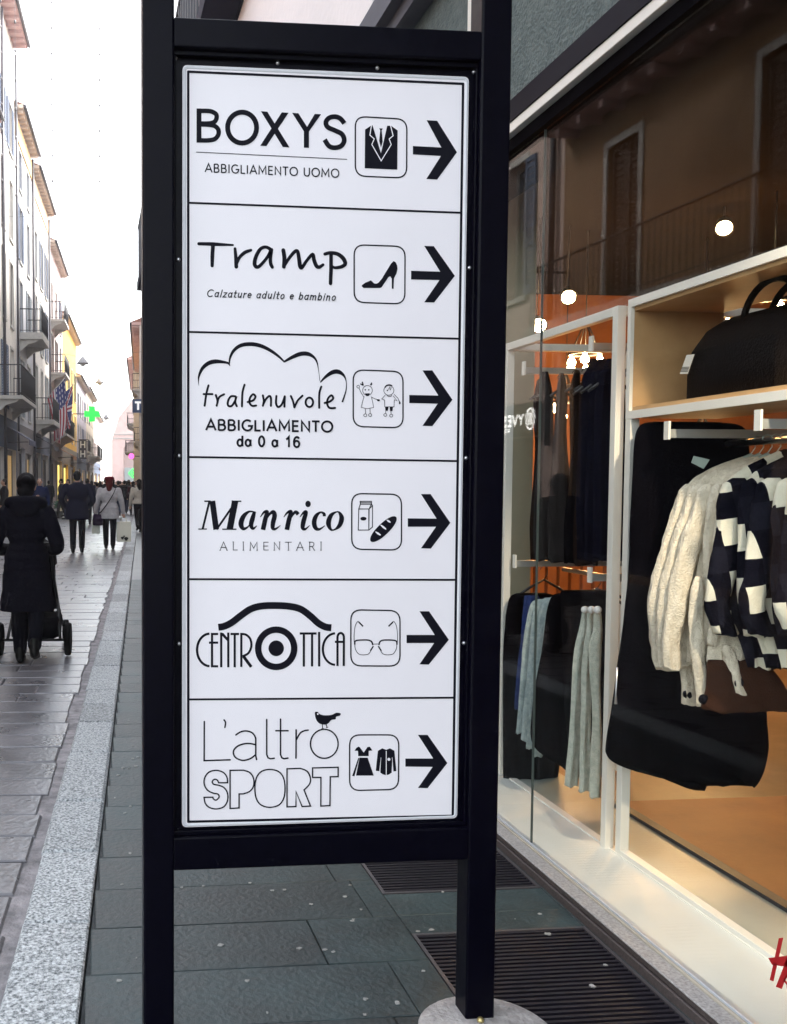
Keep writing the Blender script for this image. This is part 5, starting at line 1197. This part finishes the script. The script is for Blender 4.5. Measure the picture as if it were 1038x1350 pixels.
mb = MB(); mb.lathe(tuple(W(lp, 64, zp)), [(.05, -.05), (.17, -.05), (.19, 0), (.17, .05), (.05, .05)], 20, axis='y'); mb.build('disc', mat('pink_disc', (.6, .08, .28), .5, emit=(1, .1, .45), estr=.5), ps, world=True)
mb = MB(); mb.tube([tuple(W(lp+.18, 64, zp)), tuple(W(-.16, 64, zp))], .03, 6); mb.build('bracket', IRON, ps, world=True)
# --- flags
def flag(label, l, s, z, wdt, hgt, mats, seed, paint):
    e = empty('flag', W(FL, s, z), 0, label, 'flag', 'flags on the left facade')
    a = Vector(W(FL+.1, s, z-.2)); b = Vector(W(l+.1, s-.1, z+1.1)); mb = MB(); mb.tube([tuple(a), tuple(b)], .025, 8); mb.ball(b, .05, n=8, k=6); mb.build('flag_pole', STONE, e, world=True)
    nu, nv = 26, 40; mb = MB(); d = (a-b).normalized(); P = {}
    for i in range(nu+1):
        for j in range(nv+1):
            u = i/nu; v = j/nv; q = b + d*(.06+wdt*u)
            fold = .12*math.sin(7*u+seed+2*v)*(.3+v)
            x = q + Vector((fold*.5, fold, 0)) + Vector((.10*v*math.sin(3*v+seed), 0, -hgt*v*(1+.12*math.sin(5*u+seed)))); x = x + (b-x)*0
            x += Vector((-(q-b).x*.35*v, 0, 0)); P[i, j] = tuple(x)
    for i in range(nu):
        for j in range(nv): mb.face([P[i, j], P[i+1, j], P[i+1, j+1], P[i, j+1]], paint((i+.5)/nu, (j+.5)/nv), True)
    o = mb.build('flag_cloth', mats, e, world=True, fixn=False); bm = bmesh.new(); bm.from_mesh(o.data); bmesh.ops.remove_doubles(bm, verts=bm.verts, dist=1e-4); bm.to_mesh(o.data); bm.free()
FR, FW, FB = mat('flag_red', (.35, .03, .05), .8), mat('flag_white', (.62, .60, .62), .8), mat('flag_blue', (.03, .04, .16), .8)
def us(u, v):
    if v < .45 and u < .54: return 1 if (int(u*22) % 3 == 1 and int(v*30) % 3 == 1) else 2
    return 0 if int(u*13) % 2 == 0 else 1
def uk(u, v):
    x, y = abs(u-.5), abs(v-.5)
    if x < .05 or y < .035: return 0
    if x < .1 or y < .07: return 1
    if abs(x-y) < .05: return 0
    if abs(x-y) < .10: return 1
    return 2
flag('striped flag with a starred blue corner hanging from the left facade', -4.35, 53.5, 6.4, 1.5, 2.7, [FR, FW, FB], .3, us)
flag('blue flag with crossed red and white bars behind the striped flag', -4.15, 56.5, 6.3, 1.4, 2.3, [FR, FW, FB], 2.0, uk)
# --- strings of fairy lights hung across the street
wire = mat('wire', (.25, .25, .26), .6); bulbw = mat('fairy_bulb', (.16, .15, .15), .3)
def light_string(l, s, z0, z1, step, label, group, r=.022):
    e = empty('light_string', W(l, s, z1), 0, label, 'light string', group)
    mb = MB(); mb.tube([tuple(W(l, s, z0)), tuple(W(l, s, z1))], .0022, 4); mb.build('wire', wire, e, world=True)
    mb = MB(); z = z0
    while z < z1: mb.ball(W(l, s, z), r*.7, r*.7, r*1.25, n=6, k=4); z += step
    tag(mb.build('bulbs', bulbw, e, world=True), kind='stuff')
def curtain(s, z0, z1, l_list, step, word):
    n = len(l_list)
    for i, l in enumerate(l_list):
        light_string(l, s, z0, z1, step, 'fairy light string hanging %s over the street' % word, 'fairy light strings %s' % word)
    e = empty('support_cable', W(0, s, z1), 0, 'thin cable holding the fairy lights %s across the street' % word, 'cable', 'cables over the street')
    mb = MB(); mb.tube([tuple(W(FL+.05, s, z1+.02)), tuple(W((FL+1.7)/2, s, z1-.0)), tuple(W(1.75, s, z1+.02))], .005, 5); mb.build('cable', wire, e, world=True)
curtain(15.0, 6.2, 9.0, [(73-188)/F_PX*15, (134-188)/F_PX*15, -2.15, -2.9], .385, 'nearest to the camera')
curtain(12.4, 5.2, 8.2, [-1.6, -2.5, -3.4], .36, 'in front of the low house')
curtain(30.0, 7.6, 9.8, [(100-188)/F_PX*30, (121-188)/F_PX*30, (146-188)/F_PX*30, (165-188)/F_PX*30], .40, 'before the tall eaves')
curtain(46.0, 6.8, 10.2, [(112-188)/F_PX*46, (145-188)/F_PX*46, (166-188)/F_PX*46], .55, 'beside the stone balcony')
curtain(64.0, 6.0, 9.6, [(131-188)/F_PX*64, (146-188)/F_PX*64, (158-188)/F_PX*64], .75, 'beyond the flags')
LAMPM = mat('lamp_paint', (.42, .42, .44), .6)
# lanterns hung from cables
for (px, py, s, lab) in ((111, 482, 55, 'hanging street lamp over the middle of the street, nearest'), (133, 507, 72, 'hanging street lamp above the green cross'), (141, 553, 95, 'hanging street lamp far down the street')):
    l = (px-188)/F_PX*s; z = 1.5+(640-py)/F_PX*s
    e = empty('hanging_lamp', W(l, s, z), 0, lab, 'street lamp', 'lamps hung over the street')
    mb = MB(); mb.lathe(tuple(W(l, s, z)), [(.02, .42), (.10, .36), (.20, .22), (.34, .06), (.36, 0), (.3, -.02)], 16); mb.build('lamp_shade', LAMPM, e, world=True)
    mb = MB(); mb.ball(W(l, s, z-.05), .16, .16, .10, n=12, k=6); mb.build('lamp_glass', mat('opal', (.6, .6, .58), .3), e, world=True)
    mb = MB(); mb.tube([tuple(W(FL+.05, s, z+.75)), tuple(W(l, s, z+.36)), tuple(W(.4 if s < 60 else -.2, s, z+.75))], .012, 5); mb.build('cable', wire, e, world=True)

# --- bleaching glare over the far street, imitated by an added thin volume
hz = bpy.data.materials.new('glare_haze'); hz.use_nodes = True; n_ = hz.node_tree.nodes; n_.clear()
ho = n_.new('ShaderNodeOutputMaterial'); hv = n_.new('ShaderNodeVolumePrincipled'); hv.inputs['Color'].default_value = (.95, .95, .97, 1); hv.inputs['Density'].default_value = .0010; hv.inputs['Anisotropy'].default_value = .3
hz.node_tree.links.new(hv.outputs[0], ho.inputs['Volume'])
mb = MB(); mb.box((-60, -30, -1.2), (60, 230, 26)); tag(mb.build('glare_haze', hz), 'thin volume added to imitate the glare towards the far end of the street', 'glare_haze', kind='stuff')
# ================================================================ people
SKIN = mat('skin', (.42, .24, .17), .55); SHOE = mat('shoe', (.003, .003, .003), .5, spec=.15)
def fab(name, c, **k): return mat(name, c, .85, var=k.get('var', .2), vscale=k.get('vs', 9), bump=.3, bscale=70, spec=.06)
def capsule(mb, pts, rr, n=12):
    """closed tapered tube with round ends"""
    P = [Vector(p) for p in pts]; d0 = (P[0]-P[1]).normalized(); d1 = (P[-1]-P[-2]).normalized()
    Q = [P[0]+d0*rr[0]*.9, P[0]+d0*rr[0]*.6] + P + [P[-1]+d1*rr[-1]*.6, P[-1]+d1*rr[-1]*.9]
    mb.tube(Q, [rr[0]*.35, rr[0]*.8] + list(rr) + [rr[-1]*.8, rr[-1]*.35], n)
def fuse(o, vox, smooth=3):
    m = o.modifiers.new('fuse', 'REMESH'); m.mode = 'VOXEL'; m.voxel_size = vox; m.use_smooth_shade = True
    s = o.modifiers.new('smooth', 'SMOOTH'); s.factor = .5; s.iterations = smooth
def hand(mb, w, d, k, side, curl=.6):
    d = Vector(d).normalized(); u = Vector((side, 0, 0)) - d*d.x*side
    if u.length < .1: u = Vector((0, 1, 0))
    u.normalize(); n = d.cross(u).normalized(); w = Vector(w)
    capsule(mb, [w, w+d*.05*k, w+d*.085*k], [.024*k, .036*k, .034*k], 10)
    for i, L in enumerate((.062, .07, .066, .05)):
        b = w + d*.09*k + u*(.024-.016*i)*k
        capsule(mb, [b, b+(d*.8+n*curl*.3)*L*.5*k, b+(d*.75+n*curl*.3)*L*.5*k+(d*.4+n*curl)*L*.45*k], [.0105*k, .0095*k, .008*k], 7)
    b = w + d*.03*k + u*.032*k; capsule(mb, [b, b+(d*.6+u*.6)*.045*k, b+(d*.9+u*.5+n*.3)*.075*k], [.013*k, .011*k, .009*k], 7)
def ring(cx, cy, z, rx, ry, n=28, p=1.0):
    return [(cx+rx*math.copysign(abs(math.cos(2*PI*j/n))**p, math.cos(2*PI*j/n)), cy+ry*math.copysign(abs(math.sin(2*PI*j/n))**p, math.sin(2*PI*j/n)), z) for j in range(n)]
ARMS = {
 'down': lambda s: [(.185*s, 0, 1.385), (.245*s, -.02, 1.12), (.255*s, .06, .88)],
 'pocket': lambda s: [(.19*s, 0, 1.385), (.285*s, -.06, 1.12), (.20*s, .12, .96)],
 'push': lambda s: [(.175*s, 0, 1.36), (.272*s, -.03, 1.08), (.17*s, .27, 1.02)],
 'carry': lambda s: [(.185*s, 0, 1.385), (.265*s, -.02, 1.12), (.30*s, .03, .86)],
 'phone': lambda s: [(.185*s, 0, 1.385), (.23*s, .02, 1.12), (.08*s, .24, 1.16)],
}
def person(label, l, s, H, face, coat_c, trouser_c, hem=.78, arms=('down', 'down'), hair_c=None, hair='short', wide=1.0, stride=.16, vox=.016, hood=False, quilt=0.0, hat=None, group=None, skirt=None, flare=1.0, detail=True):
    base = W(l, s, 0); k = H/1.70
    e = empty('person', base, STREET_ROT+face, label, 'person', group)
    def K(p): return (p[0]*k, p[1]*k, p[2]*k)
    hair_c = hair_c or mat('hair', (.008, .006, .005), .7, spec=.1)
    # legs
    legs = []
    for sd in (-1, 1):
        st = stride*sd
        hip = (.085*sd, 0, .90); an = (.085*sd, st, .085 + (.10 if st < -.12 else 0)); kn = (.09*sd, st*.45+.05*(1 if st > 0 else .3), .49)
        legs.append((hip, kn, an))
    A = [[(p[0]*wide if i == 0 else p[0]*(1+(wide-1)*.7), p[1], p[2]) for i, p in enumerate(ARMS[a](sd))] for a, sd in zip(arms, (-1, 1))]
    # body (one surface)
    mb = MB()
    mb.rings([ring(0, y*k, z*k, a*k, b*k) for z, a, b, y in ((.86, .13, .10, 0), (.95, .155, .11, 0), (1.1, .13, .10, 0), (1.28, .155, .11, 0), (1.38, .15, .09, 0), (1.43, .06, .06, 0), (1.47, .05, .052, 0), (1.50, .05, .055, .01))])
    mb.ball((0, .012*k, 1.60*k), .073*k, .092*k, .105*k, 18, 12); mb.ball((0, .045*k, 1.545*k), .052*k, .055*k, .05*k, 12, 8)
    capsule(mb, [K((0, .098, 1.605)), K((0, .112, 1.578)), K((0, .108, 1.566))], [.010*k, .014*k, .012*k], 8)
    capsule(mb, [K((-.03, .088, 1.622)), K((.03, .088, 1.622))], [.012*k, .012*k], 8); capsule(mb, [K((-.018, .098, 1.541)), K((.018, .098, 1.541))], [.008*k, .008*k], 8)
    for sd in (-1, 1): mb.ball((.076*sd*k, .0, 1.592*k), .012*k, .022*k, .032*k, 8, 6)
    for (hp, kn, an) in legs: capsule(mb, [K(hp), K(kn), K((an[0], an[1], an[2]+.02))], [.075*k, .052*k, .036*k])
    for a, sd in zip(A, (-1, 1)):
        capsule(mb, [K(p) for p in a], [.046*k, .038*k, .027*k])
        if detail: d = Vector(a[2])-Vector(a[1]); hand(mb, K(a[2]), d, k, -sd, .7)
        else: mb.ball(Vector(K(a[2]))+(Vector(a[2])-Vector(a[1])).normalized()*.06*k, .04*k, .03*k, .06*k, 8, 6)
    b = mb.build('body', SKIN, e); fuse(b, min(vox, .011) if detail else vox, 2)
    if detail:
        mb = MB()
        for sd in (-1, 1): mb.ball((.030*sd*k, .092*k, 1.605*k), .0115*k, .007*k, .0075*k, 8, 6)
        mb.build('eyes', mat('eye', (.02, .015, .012), .2), b)
    # trousers
    mb = MB()
    if skirt is None:
        mb.rings([ring(0, 0, z*k, a*k, bb*k) for z, a, bb in ((.78, .14, .10), (.86, .165, .125), (1.0, .15, .115))])
        for (hp, kn, an) in legs: capsule(mb, [K(hp), K((kn[0], kn[1], kn[2])), K((an[0], an[1]-.01, an[2]+.03))], [.098*k, .074*k, .062*k])
        fuse(mb.build('trousers', trouser_c, e), vox)
    else:
        for (hp, kn, an) in legs: capsule(mb, [K(hp), K(kn), K((an[0], an[1], an[2]+.02))], [.085*k, .058*k, .045*k])
        fuse(mb.build('leggings', trouser_c, e), vox)
    for (hp, kn, an) in legs:
        mb = MB(); t = 0 if an[2] < .1 else .5
        capsule(mb, [K((an[0], an[1]-.05, an[2]-.045+.05*t)), K((an[0], an[1]+.06, an[2]-.05-.03*t)), K((an[0], an[1]+.15, an[2]-.058-.06*t))], [.038*k, .042*k, .030*k], 10); capsule(mb, [K((an[0], an[1]-.03, an[2]-.03)), K((an[0], an[1]-.03, an[2]+.06))], [.045*k, .048*k], 10)
        fuse(mb.build('shoe', SHOE, e), vox*.8, 2)
    # coat
    mb = MB(); prof = [(hem, .20*flare, .155), (hem+.02, .205*flare, .16), (max(hem+.05, .86), .20, .155), (1.0, .185, .145), (1.10, .150, .125), (1.22, .188, .142), (1.34, .205, .135), (1.41, .165, .105), (1.455, .085, .080), (1.48, .070, .072)]
    prof = [q for i, q in enumerate(prof) if i == 0 or q[0] > prof[i-1][0]]
    sp = smooth_pts(prof, 6); R = []
    for (z, a, bb) in sp:
        qf = 1 + quilt*abs(math.sin(z*PI/.085)) if z < 1.36 else 1
        R.append(ring(0, .0, z*k, a*wide*k*qf, bb*k*qf))
    mb.rings(R)
    for a, sd in zip(A, (-1, 1)):
        a = [tuple(v) for v in smooth_pts([K(p) for p in a], 8)]
        rr = [(.078-.028*i/(len(a)-1))*k*(1+quilt*abs(math.sin(i*1.2))) for i in range(len(a))]; capsule(mb, a, rr, 14)
    fuse(mb.build('coat', coat_c, e), vox, 2)
    if hood:
        mb = MB(); P = [(.14*math.cos(a)*k, (-.02+.105*math.sin(a))*k, (1.45+.015*math.sin(-a))*k) for a in [2*PI*i/20 for i in range(21)]]
        mb.tube(P, [.055*k]*21, 10); mb.ball((0, -.12*k, 1.42*k), .13*k, .06*k, .10*k, 14, 8); fuse(mb.build('hood', coat_c, e), vox, 3)
    # hair
    mb = MB()
    if hair == 'short':
        mb.ball((0, -.010*k, 1.625*k), .082*k, .094*k, .092*k, 16, 10); mb.ball((0, -.04*k, 1.575*k), .072*k, .06*k, .07*k, 14, 8)
    elif hair == 'long':
        mb.ball((0, -.008*k, 1.622*k), .086*k, .098*k, .098*k, 16, 10); capsule(mb, [K((0, -.055, 1.62)), K((0, -.07, 1.52)), K((0, -.085, 1.40))], [.08*k, .085*k, .06*k])
    elif hair == 'bun':
        mb.ball((0, -.008*k, 1.625*k), .088*k, .10*k, .098*k, 16, 10); mb.ball((0, -.04*k, 1.56*k), .078*k, .065*k, .07*k, 14, 8); mb.ball((.012*k, -.085*k, 1.655*k), .045*k, .04*k, .04*k, 12, 8)
    fuse(mb.build('hair', hair_c, e), vox*.8, 2)
    if hat:
        mb = MB()
        if hat[0] == 'beret': mb.lathe((0, -.012*k, 1.64*k), [(.085*k, -.02*k), (.115*k, .01*k), (.122*k, .035*k), (.09*k, .07*k), (.02*k, .078*k)], 24)
        else: mb.lathe((0, -.008*k, 1.62*k), [(.092*k, -.02*k), (.098*k, .0), (.094*k, .05*k), (.065*k, .092*k), (.01*k, .105*k)], 22)
        mb.build('hat', hat[1], e)
    return e
navy = fab('navy_wool', (.004, .005, .016)); dark = fab('black_wool', (.0025, .0025, .005)); char = fab('charcoal_wool', (.008, .008, .010)); blue = fab('blue_nylon', (.006, .012, .05)); silver = fab('silver_nylon', (.34, .34, .35)); cream = fab('cream_wool', (.42, .38, .32)); maroon = fab('maroon_wool', (.03, .006, .012)); brownw = fab('brown_wool', (.02, .012, .01)); tealw = fab('teal_wool', (.008, .02, .025)); greyw = fab('grey_wool', (.09, .09, .10))
jean = fab('jean_cloth', (.02, .03, .07))
def L_(px, s): return (px-188)/F_PX*s
# the woman with the pushchair
puff = fab('black_puffer', (.0022, .002, .005)); ws = 7.86; wl = L_(36.5, ws)
person('woman seen from behind in a long black quilted coat pushing a pushchair', wl, ws, 1.585, 0, puff, dark, hem=.50, arms=('push', 'push'), hair='bun', hair_c=mat('black_hair', (.0025, .002, .003), .7, spec=.08), wide=1.0, stride=-.18, vox=.0095, hood=True, quilt=.055, flare=1.14)
# pushchair
pc = empty('pushchair', W(wl, ws+.45, 0), STREET_ROT, 'black pushchair with wide wheels pushed by the woman in black', 'pushchair')
PF = mat('pushchair_frame', (.006, .006, .007), .45); TY = mat('tyre', (.003, .003, .003), .8, spec=.1); SEATC = fab('pushchair_cloth', (.003, .003, .005))
mb = MB(); mb.tube([(-.17, -.20, 1.0), (.17, -.20, 1.0)], .016, 8)
for sd in (-1, 1):
    mb.tube([(.17*sd, -.20, 1.0), (.17*sd, .05, .72), (.19*sd, .35, .38), (.20*sd, .72, .16)], .013, 8); mb.tube([(.185*sd, .26, .48), (.23*sd, .02, .15)], .013, 8)
mb.tube([(-.29, .02, .14), (.29, .02, .14)], .011, 8); mb.tube([(-.19, .35, .38), (.19, .35, .38)], .011, 8); mb.build('frame', PF, pc)
for sx, sy, r in ((-1, .02, .145), (1, .02, .145), (-1, .76, .105), (1, .76, .105)):
    x = (.30 if sy < .1 else .22)*sx; mb = MB(); mb.lathe((x, sy, r+.002), [(r*.72, -.022), (r*.95, -.026), (r, -.012), (r, .012), (r*.95, .026), (r*.72, .022)], 28, axis='x'); wh = mb.build('wheel', TY, pc)
    mb = MB(); mb.lathe((x, sy, r+.002), [(.02, -.02), (.02, .02)], 12, axis='x')
    for i in range(6): a = PI/3*i; mb.tube([(x, sy, r+.002), (x, sy+r*.74*math.cos(a), r+.002+r*.74*math.sin(a))], .007, 5)
    mb.build('rim', PF, wh)
mb = MB(); mb.rings([[(x, y, z) for x, y, z in ((-.16, .22, zz), (.16, .22, zz), (.17, .22+dp, zz+.02), (-.17, .22+dp, zz+.02))] for zz, dp in ((.36, .3), (.44, .38), (.62, .12), (.86, .08))], smooth=True); fuse(mb.build('seat', SEATC, pc), .02)
mb = MB(); mb.rings([[(.17*math.cos(t)*1.0, .18+.30*math.sin(a)*1.0, .78+.26*math.cos(a)*abs(math.sin(t))**.5) for t in [PI*j/12 for j in range(13)]] for a in [-.7+.25*i for i in range(8)]], caps=False, closed=False); o = mb.build('canopy', SEATC, pc); sm_ = o.modifiers.new('thick', 'SOLIDIFY'); sm_.thickness = .012
mb = MB(); mb.rings([ring(0, .27, z, a, b_, 20, .6) for z, a, b_ in ((.13, .17, .24), (.15, .215, .27), (.30, .225, .29), (.33, .21, .27))]); mb.build('basket', SEATC, pc)
# man in the navy coat
ms = 21.07
person('man seen from behind in a hip length navy coat with dark trousers', L_(103, ms), ms, 1.80, 0, navy, dark, hem=.70, arms=('pocket', 'pocket'), wide=1.22, stride=.10, vox=.013, hair_c=mat('dark_hair', (.004, .0035, .004), .7, spec=.08))
# woman with burgundy hair and shopping
bs_ = 22.3; bl_ = L_(145, bs_)
bw = person('woman seen from behind in a silver quilted jacket with a burgundy beret carrying bags', bl_, bs_, 1.69, 0, silver, dark, hem=.72, arms=('carry', 'carry'), hair='long', hair_c=mat('red_hair', (.06, .008, .008), .7, spec=.1), hat=('beret', fab('burgundy', (.10, .012, .02))), wide=1.12, stride=-.10, vox=.012, quilt=.05)
k_ = 1.69/1.7
mb = MB(); st = [(.15, -.08, 1.43), (.10, -.165, 1.30), (-.02, -.172, 1.10), (-.17, -.155, .90), (-.24, -.08, .84)]
sp_ = smooth_pts(st, 5); mb.rings([[(x, y-.004, z+.02), (x, y-.004, z-.02), (x, y-.012, z-.02), (x, y-.012, z+.02)] for x, y, z in sp_], smooth=False)
hb = empty('shoulder_bag', W(bl_, bs_, .6), STREET_ROT, 'dark shoulder bag on a long strap at the left hip of the woman in silver', 'bag')
for v in range(len(mb.v)): mb.v[v] = (mb.v[v][0], mb.v[v][1], mb.v[v][2]-.6)
mb.build('strap', dark, hb)
mb = MB(); mb.rings([ring(-.27, -.06, z-.6, a, b_, 18, .6) for z, a, b_ in ((.56, .10, .05), (.58, .12, .065), (.70, .12, .06), (.82, .10, .04))]); mb.build('bag_body', fab('plum_bag', (.02, .012, .03)), hb)
def carrier(label, l, s, z, wd, hg, dp, m1, m2=None, rz=0, art=False, name='shopping_bag'):
    e = empty(name, W(l, s, z), STREET_ROT+rz, label, 'shopping bag', None)
    mb = MB(); R = []
    for t, f, zz in ((0, .92, 0), (.1, 1, .02), (.6, 1.0, hg*.6), (1, .96, hg)):
        R.append([(x*wd/2*f, y*dp/2*(1-.25*t), zz+.004*math.sin(9*x)) for x, y in ((-1, -1), (0, -1.1), (1, -1), (1, 0), (1, 1), (0, 1.05), (-1, 1), (-1, 0))])
    mb.rings(R, smooth=False)
    if m2:
        for i, f in enumerate(mb.f):
            c = sum((Vector(mb.v[q]) for q in f), Vector())/len(f)
            if c.x < -wd*.40: mb.m[i] = 1
    b = mb.build('bag_body', [m1, m2] if m2 else m1, e)
    for sd in (-1, 1):
        mb = MB(); mb.tube([(-wd*.2, sd*dp*.3, hg), (-wd*.12, sd*dp*.15, hg+.13), (wd*.12, sd*dp*.15, hg+.13), (wd*.2, sd*dp*.3, hg)], .006, 6); mb.build('bag_handle', m1, e)
    if art:
        mb = MB()
        for (x, z_, r) in ((-.04, .09, .035), (.05, .07, .045), (.0, .13, .02)):
            mb.prism([(x+r*math.cos(a)*(1+.3*math.sin(3*a)), z_+r*math.sin(a)) for a in [2*PI*i/12 for i in range(12)]], lambda u, v, d: (u, d, v), -dp*.53-.004, -dp*.53-.010)
        mb.build('print', SHOE, b)
    return e
carrier('white and green shopping bag in the right hand of the woman in silver', bl_+.335, bs_+.06, .17, .34, .47, .15, mat('bag_white', (.62, .62, .52), .6), mat('bag_green', (.02, .28, .12), .6), .1, True)
carrier('thin white carrier bag in the left hand of the woman in silver', bl_-.32, bs_+.06, .36, .19, .36, .12, mat('bag_pale', (.55, .62, .55), .5))
# others
person('person in a dark blue jacket walking towards the camera by the left shops', L_(54, 29), 29, 1.70, PI, blue, jean, hem=.74, arms=('down', 'phone'), vox=.014, hair_c=mat('auburn_hair', (.06, .02, .012), .6))
person('person in black standing sideways at the left picture edge', L_(8, 31), 31, 1.69, PI/2, dark, dark, hem=.6, vox=.018)
person('person in cream cardigan and long dark skirt beside the sign post', L_(184, 30), 30, 1.68, .2, cream, dark, hem=.92, arms=('down', 'carry'), hair='long', vox=.016, wide=1.1, stride=.18)
CROWD = [(82, 43, 1.78, PI/2, navy, 'dark man at the bright yellow shop window, left of two'), (91, 42, 1.76, PI/2+.3, dark, 'dark man at the bright yellow shop window, right of two'),
 (116, 36, 1.74, 0, navy, 'walker in navy right behind the man in the navy coat'), (122, 48, 1.72, .2, blue, 'walker in blue left of the woman with the burgundy beret'), (129, 40, 1.62, .1, greyw, 'short walker in grey left of the woman with the burgundy beret'),
 (136, 58, 1.74, PI, brownw, 'walker in brown coming from the far end of the street'), (150, 46, 1.80, 0, tealw, 'walker in teal just right of the burgundy beret'), (154, 66, 1.74, PI, greyw, 'far walker in grey coming towards the camera'), (159, 56, 1.74, .1, char, 'walker in charcoal behind the dark pair'),
 (165, 50, 1.74, 0, dark, 'dark walker of the pair before the grey portal, on the left'), (170.5, 51, 1.78, 0, dark, 'dark walker of the pair before the grey portal, on the right'), (176, 47, 1.68, .1, maroon, 'walker in maroon between the dark pair and the sign post'), (180, 58, 1.74, PI, cream, 'pale far walker beside the sign post'), (173, 75, 1.76, PI, brownw, 'farthest walker in brown on the right side'),
 (144, 78, 1.76, 0, navy, 'farthest walker in navy in the middle of the street'), (126, 70, 1.76, 0, dark, 'far walker in black on the left side'), (66, 52, 1.74, 0, dark, 'walker in black close to the left shop fronts'),
 (109, 52, 1.74, 0, char, 'walker in charcoal left of the man in the navy coat'), (119, 60, 1.72, PI, brownw, 'walker in brown approaching between the navy coat and the burgundy beret'), (133, 52, 1.72, .1, navy, 'walker in navy right behind the white carrier bag'),
 (140, 44, 1.80, 0, dark, 'tall walker in black behind the burgundy beret'), (147, 60, 1.76, 0, maroon, 'walker in maroon above the burgundy beret'), (162, 68, 1.72, PI, navy, 'far walker in navy between the dark pair'), (168, 62, 1.76, 0, brownw, 'far walker in brown before the portal'), (156.5, 44, 1.70, 0, dark, 'walker in black left of the dark pair'), (99, 58, 1.74, PI, dark, 'far walker in black beside the yellow house'), (179, 70, 1.74, 0, dark, 'far walker in black beside the sign post')]
for i, (px, s, H, fc, c, lab) in enumerate(CROWD):
    person(lab, L_(px, s), s, H, fc, c, random.choice((dark, jean, char)), hem=random.choice((.72, .6, .8)), arms=random.choice((('down', 'down'), ('pocket', 'pocket'), ('down', 'carry'))), vox=.022, hair=random.choice(('short', 'short', 'long')), stride=random.choice((-.14, .16)), group='walkers in the street', detail=False, wide=random.choice((1.0, 1.1)))
# green shop crate-like planter by the left shops
pl = empty('planter', W(L_(79, 44), 44, 0), STREET_ROT, 'small green plant in a pot by the left shop fronts', 'potted plant')
mb = MB(); mb.lathe((0, 0, 0), [(.16, 0), (.20, .28), (.22, .30), (.18, .30)], 16); mb.build('pot', mat('pot', (.10, .12, .13), .7), pl)
mb = MB(); rg = random.Random(3)
for i in range(220):
    a, b_, r = rg.uniform(0, 2*PI), rg.uniform(-.2, 1.3), rg.uniform(.1, .32); c = Vector((r*math.cos(a)*math.cos(b_), r*math.sin(a)*math.cos(b_), .5+r*math.sin(b_))); q = Vector((rg.uniform(-1, 1), rg.uniform(-1, 1), rg.uniform(-.3, 1))).normalized()*.07; t = q.orthogonal().normalized()*.025
    mb.face([c-q, c+t, c+q, c-t])
mb.build('foliage', mat('leaf', (.02, .12, .06), .6, var=.4), pl, fixn=False)
